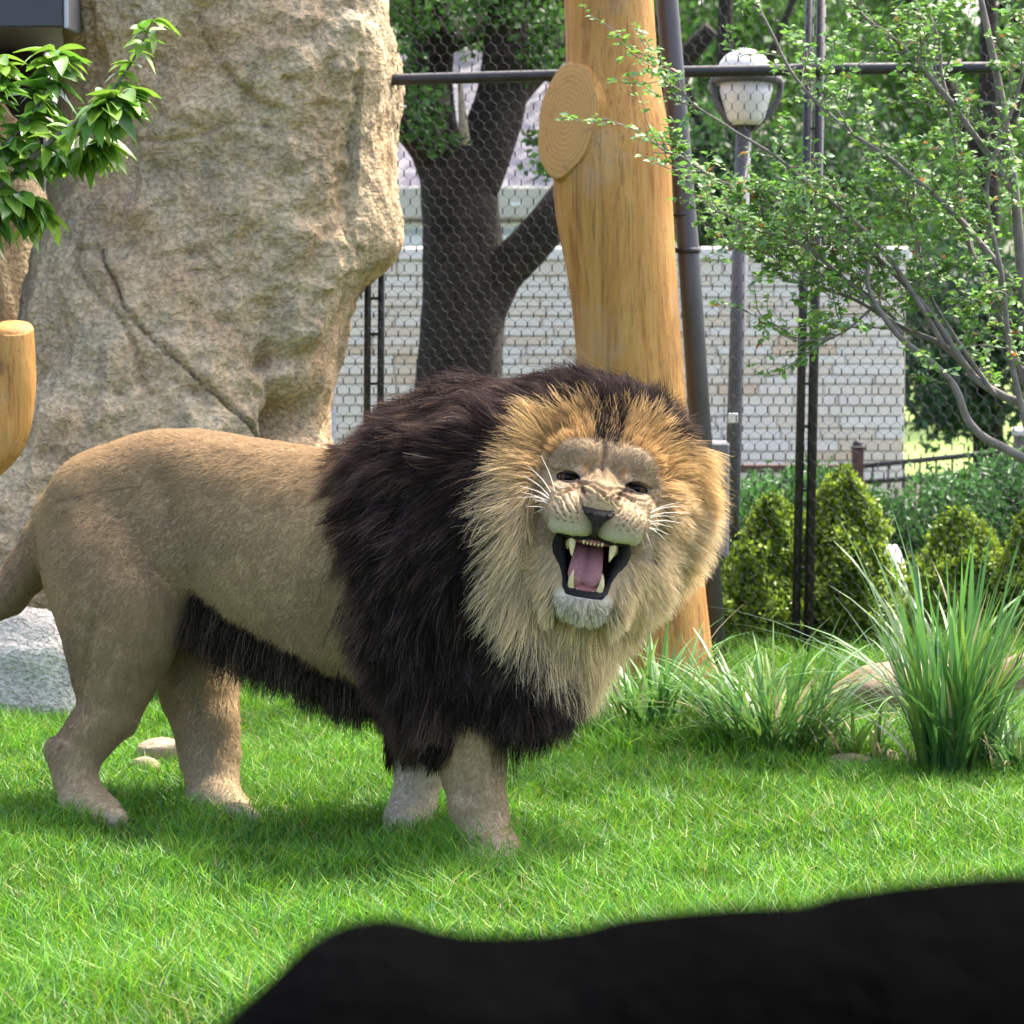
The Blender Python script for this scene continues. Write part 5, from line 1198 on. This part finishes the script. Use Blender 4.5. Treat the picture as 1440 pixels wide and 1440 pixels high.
def grow(roots, nrm, flow, Ln, n=9, lift=.7, grav=.06, curl=.12, seed=0., settle=.18, keep=None):
    P = np.zeros((len(roots), n, 3)); P[:, 0] = roots; lift = np.broadcast_to(lift, (len(roots),))[:, None]
    d = norm(nrm * lift + flow * (1 - .4 * lift)); st = (Ln / (n - 1))[:, None]
    w1 = rng.normal(0, 1, (len(roots), 3)) * curl * .55; w2 = rng.normal(0, 1, (len(roots), 3)) * curl * .55; ph = rng.uniform(0, 6.28, (len(roots), 1)); fq = rng.uniform(.8, 2.2, (len(roots), 1))
    for k in range(1, n):
        d = norm(d + settle * (flow - d) + np.array([0, 0, -grav]) + (.7 * curl * vnoise3(P[:, k - 1], 16, seed) if k % 2 else 0) + w1 * np.sin(ph + fq * k) + w2 * np.cos(ph + 1.3 * fq * k))
        q = P[:, k - 1] + d * st
        sd_ = G.sample(q); pen = np.clip(.006 + .010 * k / n - sd_, 0, .02) * (sd_ < .06) * (sd_ > -.04)
        q = q + nrm * pen[:, None]
        P[:, k] = q
    return P

def clumped(roots, nrm, flowf, lenf, nclump, n=9, amount=.75, stray=.08, lift=.5, lmin=.7, **kw):
    lift = np.broadcast_to(lift, (len(roots),))
    flow = flowf(roots, nrm); Ln = lenf(roots) * rng.uniform(lmin, 1.12, len(roots))
    P = grow(roots, nrm, norm(flow + rng.normal(0, .16, flow.shape)), Ln, n, lift=lift, **kw)
    ci = rng.choice(len(roots), nclump, replace=False)
    Pc = grow(roots[ci], nrm[ci], norm(flow[ci] + rng.normal(0, .24, (nclump, 3))), lenf(roots[ci]) * 1.08, n, lift=lift[ci], **kw)
    a = nearest(roots, roots[ci]); t = np.linspace(0, 1, n)[None, :, None]
    am = amount * rng.uniform(.4, 1.1, (len(roots), 1, 1)); am[rng.random(len(roots)) < stray] = .05
    wgt = am * t ** 1.3
    rat = (Ln / (lenf(roots[ci]) * 1.08)[a]).clip(.25, 1.15)[:, None, None]; g0 = roots[ci][a][:, None]
    target = g0 + (Pc[a] - g0) * rat + (roots[:, None] - g0) * (1 - .8 * t)
    return P * (1 - wgt) + target * wgt, a

# ---- mane
def mane_region(P):
    wgt = mane_w(P); a, b, c = Hloc(P).T
    face = (np.abs(a / 98) ** 3.4 + np.abs((b + 55) / 122) ** 3.4 < 1) & (c > -80)
    return wgt * (~face)
def mane_flow(P, nrm):
    a, b, c = Hloc(P).T; x, y, D = proj(P)
    r = np.hypot(a, b + 45) + 1e-6
    radial = (a / r)[:, None] * HX + ((b + 45) / r)[:, None] * HY
    rad_w = np.clip(1.35 - r / 190, 0, 1) * sstep(-190, -110, c)
    back = -E1[None] * .8 + np.array([0, 0, -.75])
    top = sstep(.95, 1.16, P[:, 2]) * sstep(.2, .8, nrm[:, 2])
    back = back * (1 - top)[:, None] + top[:, None] * (-E1 * 1.0 + np.array([0, 0, .05]))
    low = sstep(.85, .55, P[:, 2])[:, None]
    back = back * (1 - low) + low * (np.array([0, 0, -1.0]) - .15 * E1 + .10 * nrm)
    rf = radial * 1.0 - HZ * .42 + np.array([0, 0, -.28])
    f = rf * rad_w[:, None] + back * (1 - rad_w)[:, None]
    f = norm(f); f = f - nrm * np.minimum((f * nrm).sum(1), 0)[:, None]
    return norm(f + (.42 - .30 * rad_w)[:, None] * vnoise3(P, 6, 3.3) + (.24 - .10 * rad_w)[:, None] * vnoise3(P, 20, 8.1))
def mane_len(P):
    a, b, c = Hloc(P).T; x, y, D = proj(P); rw = ruff_w(P)
    Ld = .125 + .04 * vnoise(P, 9) + .02 * vnoise(P, 25) - .02 * sstep(.95, 1.15, P[:, 2])
    edge = sstep(30, 0, seg_dist(x, y, MANE_EDGE)); Ld = Ld * (1 - .25 * edge)
    r = np.hypot(a / 92, (b + 45) / 122); Lr = .062 + .075 * sstep(.95, 1.5, r) + .035 * sstep(-60, -180, b)
    return Ld * (1 - rw) + Lr * rw
def mane_cols(P, rw):
    a, b, c = Hloc(P).T; n = len(P); t = rng.random(n)[:, None]
    dark = np.array([.038, .0265, .0245]) * (0.5 + 1.1 * t)
    brown = rng.random(n) < .16 + .10 * vnoise(P, 6); dark[brown] = np.array([.090, .060, .042]) * (.6 + .8 * t[brown])
    grey = rng.random(n) < .02; dark[grey] = np.array([.13, .11, .10])
    ex_, ey_, _ = proj(P); eb = (sstep(55, 5, seg_dist(ex_, ey_, MANE_EDGE[:12])) * rng.random(n))[:, None]; dark = dark * (1 - eb) + np.array([.15, .10, .062]) * eb
    up = sstep(-20, 60, b + .2 * np.abs(a))[:, None]
    gold = np.array([.58, .415, .20]) * (.7 + .55 * t); cream = np.array([.80, .65, .41]) * (.65 + .5 * t)
    rust = np.array([.47, .28, .105]) * (.7 + .5 * t)
    g = gold * up + cream * (1 - up)
    nearf = (sstep(1.35, 1.0, np.hypot(a / 92, (b + 45) / 122)) * sstep(-90, 10, b))[:, None]; g = g * (1 - .6 * nearf) + rust * .6 * nearf
    pick = rng.random(n) < rw
    return np.where(pick[:, None], g, dark)
NM = 140000
R1 = sample_faces(BV, BQ, NM, lambda p: mane_region(p) * np.where(((p - PA) @ E2) > .12, .45, 1.0) * (1 + 1.2 * ruff_w(p)))
N1 = G.grad(R1); rw = ruff_w(R1)
dk = rw < .5
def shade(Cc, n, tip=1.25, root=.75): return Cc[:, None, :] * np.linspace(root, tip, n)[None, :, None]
taper = np.array([.95, 1, 1, .95, .9, .82, .7, .52, .25])
for name, sel, ncl, lift, rad in (('mane', dk, 2000, .55, .00054), ('ruff', ~dk, 2800, .62, .00048)):
    P_, a_ = clumped(R1[sel], N1[sel], mane_flow, mane_len, ncl, 9, .74 if name == 'mane' else .55, stray=.2, lmin=.55, lift=lift * (.45 + .55 * sstep(0, 45, seg_dist(*proj(R1[sel])[:2], MANE_EDGE))) , grav=.07 if name == 'mane' else .05, curl=.30 if name == 'mane' else .24)
    cc = mane_cols(R1[sel], rw[sel]) * np.where(name == 'mane', 1 + .55 * rng.normal(0, 1, ncl).clip(-1.2, 2.2), 1 + .28 * rng.normal(0, 1, ncl).clip(-1.5, 1.5))[a_][:, None].clip(.4, 2.2)
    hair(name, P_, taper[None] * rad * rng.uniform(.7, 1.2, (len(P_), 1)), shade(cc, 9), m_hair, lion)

# hair on the rim of the face, rooted on the head itself
def rim_w(p):
    a, b, c = Hloc(p).T; r = (np.abs(a / 92) ** 3.4 + np.abs((b + 52) / 118) ** 3.4) ** (1 / 3.4)
    jaw = 2.5 * (b < -98) * (np.abs(a) > 40 + .12 * np.clip(b + 150, 0, 60)) * (c < 26) * (c > -95)
    return np.maximum(jaw, sstep(.80, 1.0, r) * (.35 + .65 * (r > .93))) * (b > -215) * (c < 30) * (c > -95) * ~((np.abs(a) < 36) & (b < -120) & (c > -25)) * ~((np.abs(a) < 62) & (b > -90) & (c > -5))
R2 = sample_faces(HW, HQ, 18000, rim_w); R2 = R2[G.sample(R2) > -.006]; GHn = GH.grad((Hloc(R2))) @ HM.T
def rim_flow(P, nrm):
    a, b, c = Hloc(P).T; r = np.hypot(a, b + 50) + 1e-6
    f = (a / r)[:, None] * HX + ((b + 50) / r)[:, None] * HY - HZ * .25 + np.array([0, 0, -.22])
    return norm(f + .14 * vnoise3(P, 16, 1.3))
def rim_len(P):
    a, b, c = Hloc(P).T; rr_ = (np.abs(a / 92) ** 3.4 + np.abs((b + 52) / 118) ** 3.4) ** (1 / 3.4)
    return .012 + .026 * np.maximum(sstep(.84, 1.0, rr_), (b < -90)) + .055 * sstep(-15, -75, c) + .03 * sstep(-60, -150, b)
P_, a_ = clumped(R2, GHn, rim_flow, rim_len, 420, 9, .55, lift=.35, grav=.05)
cc = mane_cols(R2, np.where(np.exp(-((Hloc(R2)[:, 0] + 3) / 20) ** 4) * (Hloc(R2)[:, 1] > 52) > .5, 0.15, 1.0))
hair('ruff', P_, taper[None] * .00072, shade(cc, 9), m_hair, lion)
# chin tuft
R3 = sample_faces(HW, HQ, 2600, lambda p: (lambda q: np.exp(-(q[:, 0] / 30) ** 4) * (q[:, 1] < -162) * (q[:, 2] > -30))(Hloc(p)))
N3 = GH.grad(Hloc(R3)) @ HM.T
P_, a_ = clumped(R3, N3, lambda p, n_: norm(n_ * .6 + np.array([0, 0, -.9]) + (Hloc(p)[:, :1] / 60) * HX + .25 * vnoise3(p, 30)), lambda p: (.030 - .010 * np.abs(Hloc(p)[:, 0] / 36)).clip(.012, .04) * (1 + .4 * vnoise(p, 60)), 160, 9, .6, lift=.5, grav=.05, lmin=.35)
hair('chin_tuft', P_, taper[None] * .0006, shade(np.array([.76, .69, .55]) * rng.uniform(.7, 1.15, (len(P_), 1)), 9), m_hair, lion)

# ---- belly fringe
FR = [(268, 838), (300, 862), (350, 892), (400, 922), (450, 948), (500, 972), (545, 990)]
def fringe_w(p):
    x, y, D = proj(p); up = np.interp(x, [q[0] for q in FR], [q[1] for q in FR])
    lt = (p - PA) @ E2
    return (x > 266) * (x < 560) * sstep(-16, 8, y - up + 9 * vnoise(p, 22)) * (p[:, 2] > .3) * (p[:, 2] < .8) * (lt < .22) * (lt > -.28) * ~((x > 545) & (D < 9.15))
def fr_notleg(p): x, y, D = proj(p); return fringe_w(p) * (y < np.interp(x, [q[0] for q in FR], [q[1] for q in FR]) + 40) * ~((x < 345) & (D > 9.80)) * ~((x < 290) & (y > 885))
R4 = sample_faces(BV, BQ, 9500, fr_notleg); N4 = G.grad(R4)
P_, a_ = clumped(R4, N4, lambda p, n_: norm(np.array([0, 0, -1.0]) - .25 * E1 + .12 * vnoise3(p, 14)), lambda p: (.078 + .055 * vnoise(p, 30) + .035 * vnoise(p, 9) + .05 * sstep(520, 330, proj(p)[0])).clip(.03, .3), 700, 9, .75, lmin=.25, curl=.30, lift=.35, grav=.10)
cc = np.array([.036, .025, .020]) * rng.uniform(.5, 1.6, (len(P_), 1)); lg = rng.random(len(P_)) < .24; cc[lg] = np.array([.20, .15, .10]) * rng.uniform(.4, 1.1, (lg.sum(), 1))
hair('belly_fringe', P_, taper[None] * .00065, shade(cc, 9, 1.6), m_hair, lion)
# hair behind the elbow of the near fore leg and tail tuft
R5 = sample_faces(BV, BQ, 3500, lambda p: (lambda x, y, D: (x > 548) * (x < 640) * (y > 985) * (y < 1050) * 1.0)(*proj(p))); N5 = G.grad(R5)
P_, a_ = clumped(R5, N5, lambda p, n_: norm(np.array([0, 0, -1.0]) - .1 * E1 + .15 * vnoise3(p, 14)), lambda p: np.full(len(p), .085), 120, 9, .75, lift=.4, grav=.08)
hair('elbow_tuft', P_, taper[None] * .0009, shade(np.array([.022, .015, .013]) * rng.uniform(.5, 1.8, (len(P_), 1)), 9, 1.5), m_hair, lion)
R6 = sample_faces(BV, BQ, 1500, lambda p: (proj(p)[0] < -200) * 1.0); N6 = G.grad(R6)
P_, a_ = clumped(R6, N6, lambda p, n_: norm(np.array([-1.0, 0, -.5]) + .1 * n_), lambda p: np.full(len(p), .11), 50, 9, .7, lift=.4)
hair('tail_tuft', P_, taper[None] * .0009, shade(np.array([.022, .015, .013]) * rng.uniform(.5, 1.8, (len(P_), 1)), 9, 1.5), m_hair, lion)

# ---- short coat
R7 = sample_faces(BV, BQ, 150000, lambda p: (1 - .97 * mane_w(p)) * np.where(((p - PA) @ E2) > .1, .35, 1.0)); N7 = G.grad(R7)
leg = sstep(.62, .5, R7[:, 2])[:, None]
fl = norm((-E1 * .75 + np.array([0, 0, -.7])) * (1 - leg) + leg * np.array([-.15, 0, -1.0]) + .35 * vnoise3(R7, 6, 2.) + .22 * rng.normal(0, 1, R7.shape))
fl = norm(fl - N7 * (fl * N7).sum(1)[:, None])
Ls = rng.uniform(.007, .014, len(R7))[:, None] * (1 + .5 * sstep(.86, 1.0, R7[:, 2]))[:, None]
P_ = np.stack([R7 - N7 * .001, R7 + Ls * (.55 * fl + .30 * N7), R7 + Ls * (1.05 * fl + .38 * N7)], 1)
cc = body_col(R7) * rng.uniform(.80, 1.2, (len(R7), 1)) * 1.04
hair('short_coat', P_, np.array([.00055, .0005, .0002]), cc, m_fur, lion)
R8 = sample_faces(HW, HQ, 42000, lambda p: (lambda q: (q[:, 2] > -40) * ~((np.abs(q[:, 0]) < 55) & (q[:, 1] < -74) & (q[:, 1] > -166)) * (np.hypot((np.abs(q[:, 0]) - 48.5) / 18, q[:, 1] / 10) > 1) * (np.hypot(q[:, 0] / 27, (q[:, 1] + 48) / 20) > 1))(Hloc(p)))
q8 = Hloc(R8); N8 = GH.grad(q8) @ HM.T; r8 = np.hypot(q8[:, 0], q8[:, 1] + 45)[:, None]
fl = norm(q8[:, :1] / r8 * HX + (q8[:, 1:2] + 45) / r8 * HY - .5 * HZ + .35 * rng.normal(0, 1, R8.shape)); fl = norm(fl - N8 * (fl * N8).sum(1)[:, None])
Ls = rng.uniform(.0035, .0085, len(R8))[:, None] * np.where((np.abs(q8[:, 0]) < 66) & (q8[:, 1] < 2) & (q8[:, 1] > -74), .42, 1.0)[:, None]
P_ = np.stack([R8 - N8 * .001, R8 + Ls * (.55 * fl + .25 * N8), R8 + Ls * (1.05 * fl + .25 * N8)], 1)
hair('short_coat', P_, np.array([.00045, .0004, .00018]), face_col(q8[:, 0], q8[:, 1], q8[:, 2], R8) * rng.uniform(.68, 1.30, (len(R8), 1)), m_fur, lion)

# ---- eyes, nose, mouth
m_eye, nt_, b_, o_ = newmat('eye_ball')
tc = N(nt_, 'TexCoord'); sp = N(nt_, 'VectorMath', operation='DISTANCE'); L(nt_, tc.outputs['Generated'], sp.inputs[0]); sp.inputs[1].default_value = (.5, .5, 1.0)
L(nt_, ramp(nt_, sp.outputs['Value'], [(.0, (.003, .003, .003)), (.17, (.004, .003, .003)), (.22, (.10, .05, .016)), (.36, (.06, .028, .01)), (.40, (.02, .01, .006)), (.50, (.45, .38, .30))]).outputs[0], b_.inputs['Base Color'])
b_.inputs['Roughness'].default_value = .2; b_.inputs['Specular IOR Level'].default_value = .18
for s in (-1, 1):
    V, P = ellipsoid((0, 0, 0), (15.5, 15.5, 15.5), 24, 16)
    me = mesh_np('eye', V, P, m_eye, link_it=False)
    o = bpy.data.objects.new('eye', me); link(o, lion); PINV[o.name] = Matrix.Identity(4)
    M4 = Matrix([[*(HM[i] * U), H(s * 48.5, -.5, -13)[i]] for i in range(3)] + [[0, 0, 0, 1]])
    o.matrix_parent_inverse = PINV[lion.name]; o.matrix_basis = M4
def head_mesh(name, V, P, mat, parent=None, cols=None):
    return mesh_np(name, HO + U * (np.asarray(V, float) @ HM.T), P, mat, parent or lion, cols)
m_black = plain('wet_black_skin', (.006, .005, .005), .28, 0, .3, 80, .6, .36)
m_nose = plain('nose_leather', (.016, .010, .008), .40, 0, .7, 40, .8, .40)
m_pink = plain('tongue_skin', (.44, .19, .20), .33, 0, .22, 220, .6)
m_gum = plain('gum_skin', (.30, .10, .09), .35, 0, .3, 60, .2)
m_tooth = plain('tooth_enamel', (.70, .56, .30), .25, 0, .18, 60)
# nose: a broad triangular pad with two nostrils, lofted downwards
rows = [(-38, 21, 76, 3), (-41, 23.5, 81, 5), (-46, 20, 84, 6), (-52, 13.5, 82, 5), (-58, 8, 79, 4), (-66, 4.2, 76, 3), (-78, 3.4, 71, 2)]
V = []
for b, hw_, c, bul in rows:
    for u in np.linspace(-1, 1, 15):
        nost = math.exp(-((abs(u) - .62) / .22) ** 2 - ((b + 45 - 3 * abs(u)) / 5) ** 2)
        V.append((u * hw_ - (1 if False else 0), b + 3.5 * (u * u) * (b > -45), c + bul * (1 - u * u) - 6 * nost - 9 * abs(u) ** 6))
n_, m_ = len(rows), 15
V += [(a, b, c - 14) for a, b, c in V]
i = np.arange(n_ - 1)[:, None] * m_; j = np.arange(m_ - 1)[None]
Q = np.stack([i + j, i + m_ + j, i + m_ + j + 1, i + j + 1], -1).reshape(-1, 4)
ring = list(range(0, m_)) + [k * m_ + m_ - 1 for k in range(1, n_)] + [(n_ - 1) * m_ + k for k in range(m_ - 2, -1, -1)] + [k * m_ for k in range(n_ - 2, 0, -1)]
Qs = np.array([[ring[k], ring[(k + 1) % len(ring)], ring[(k + 1) % len(ring)] + n_ * m_, ring[k] + n_ * m_] for k in range(len(ring))])
nose = head_mesh('nose', V, [np.vstack([Q, Qs])], m_nose)
for s in (-1, 1):
    V, P = ellipsoid((s * 13, -45, 80.5), (5.8, 3.0, 4.5), 12, 8); head_mesh('nostril', V, P, m_black, nose)
# black lips: lower lip as a thick band, upper edge thin
low = [(-48, -78, 18), (-47, -96, 8), (-41, -118, 8), (-34, -140, 17), (-25, -156, 29), (0, -160, 36), (25, -156, 29), (34, -140, 17), (41, -118, 8), (47, -96, 8), (48, -78, 18)]
pth = catmull(low, 60); V, P = tube(pth, np.interp(np.linspace(0, 1, 60), [0, .08, .25, .4, .5, .6, .75, .92, 1], [5, 8.5, 10, 8, 6.5, 8, 10, 8.5, 5]), 12)
head_mesh('lower_lip', V, P, m_black)
upp = [(-53, -74, 22), (-43, -80, 35), (-28, -83, 42), (-10, -80, 47), (0, -76, 49), (10, -80, 47), (28, -83, 42), (43, -80, 35), (53, -74, 22)]
V, P = tube(catmull(upp, 40), 2.6, 8); head_mesh('upper_lip', V, P, m_black)
# tongue
tp = catmull([(0, -92, -32), (0, -98, -8), (0, -112, 14), (0, -126, 26), (0, -139, 31), (0, -147, 28)], 22)
V = []
for k, (a, b, c) in enumerate(tp):
    t = k / 21; hw_ = np.interp(t, [0, .2, .5, .7, .88, .97, 1], [19, 21, 23, 24, 20, 12, 4]); th = np.interp(t, [0, .8, 1], [9, 6, 2])
    tg = n3(tp[min(k + 1, 21)] - tp[max(k - 1, 0)]); nn = np.array([0, tg[2] * -1, tg[1]]) * -1; nn = nn if nn[2] > 0 else -nn
    for an in np.linspace(0, 2 * np.pi, 20, endpoint=False):
        u, v = math.cos(an), math.sin(an); g = 5.0 * math.exp(-(u / .13) ** 2) * (v > 0)
        V.append(np.array([u * hw_ + .03 * b, b, c]) + nn * (v * th + (1.5 + 2.2 * t) * u * u * (1 if v > 0 else .5) - g))
Q = np.array([[i * 20 + j, i * 20 + (j + 1) % 20, (i + 1) * 20 + (j + 1) % 20, (i + 1) * 20 + j] for i in range(21) for j in range(20)])
head_mesh('tongue', V, [Q[:, ::-1], np.array([[21 * 20, 21 * 20 + j, 21 * 20 + j + 1] for j in range(1, 19)])], m_pink)
def tooth(name, pts, r0):
    p = catmull(pts, 9); V, P = tube(p, r0 * np.array([1, 1.05, 1.03, .97, .88, .75, .58, .38, .12]), 10); head_mesh(name, V, P, m_tooth)
for s in (-1, 1):
    tooth('canine_tooth', [(s * 29, -78, 36), (s * 28.5, -92, 41), (s * 26.5, -108, 43)], 5.4)
    tooth('canine_tooth', [(s * 19, -155, 30), (s * 21.5, -142, 36), (s * 20.5, -126, 38)], 4.6)
    tooth('cheek_tooth', [(s * 34, -86, 2), (s * 34, -94, 3), (s * 33, -100, 3)], 4.0)
    tooth('cheek_tooth', [(s * 29, -140, 2), (s * 29.5, -133, 3), (s * 29, -128, 3)], 3.6)
for k in range(-3, 4):
    if k: tooth('incisor_tooth', [(k * 5.2 - 2.6 * np.sign(k), -82, 44), (k * 5.2 - 2.6 * np.sign(k), -86, 45), (k * 5.2 - 2.6 * np.sign(k), -89.5, 45)], 2.2)
    if k: tooth('incisor_tooth', [(k * 4.6 - 2.3 * np.sign(k), -157, 33), (k * 4.6 - 2.3 * np.sign(k), -154, 35), (k * 4.6 - 2.3 * np.sign(k), -151, 35)], 2.0)
V, P = ellipsoid((0, -152, 18), (27, 9, 20), 20, 10); head_mesh('lower_gum', V, P, m_gum)
V, P = ellipsoid((0, -84, 26), (33, 5, 22), 20, 10); head_mesh('upper_gum', V, P, m_gum)
# whiskers
WP = []
for s, ends in ((-1, [(742, 655), (730, 683), (735, 668), (733, 692), (748, 702), (740, 712), (728, 700), (760, 640), (750, 722), (755, 690)]),
                (1, [(960, 712), (968, 722), (955, 728), (958, 736), (945, 742), (940, 752), (925, 745), (915, 770), (955, 706), (935, 760), (905, 772)])):
    for q, e in enumerate(ends):
        ea, eb = pxl(*e); st_ = np.array([s * (56 - 2 * (q % 3)), -42 - 3.2 * (q % 6), 34 - 3 * (q % 3)]); en = np.array([ea, eb, 30 + 6 * (q % 4)])
        md = (st_ + en) / 2 + np.array([0, 6, 10]); WP.append(catmull([st_, md, en], 9))
WP = HO + U * (np.array(WP) @ HM.T)
hair('whiskers', WP, np.array([1, 1, .95, .9, .8, .7, .55, .4, .2]) * .0011, np.tile([.85, .82, .74], (len(WP), 1)), m_hair, lion, 'stuff')
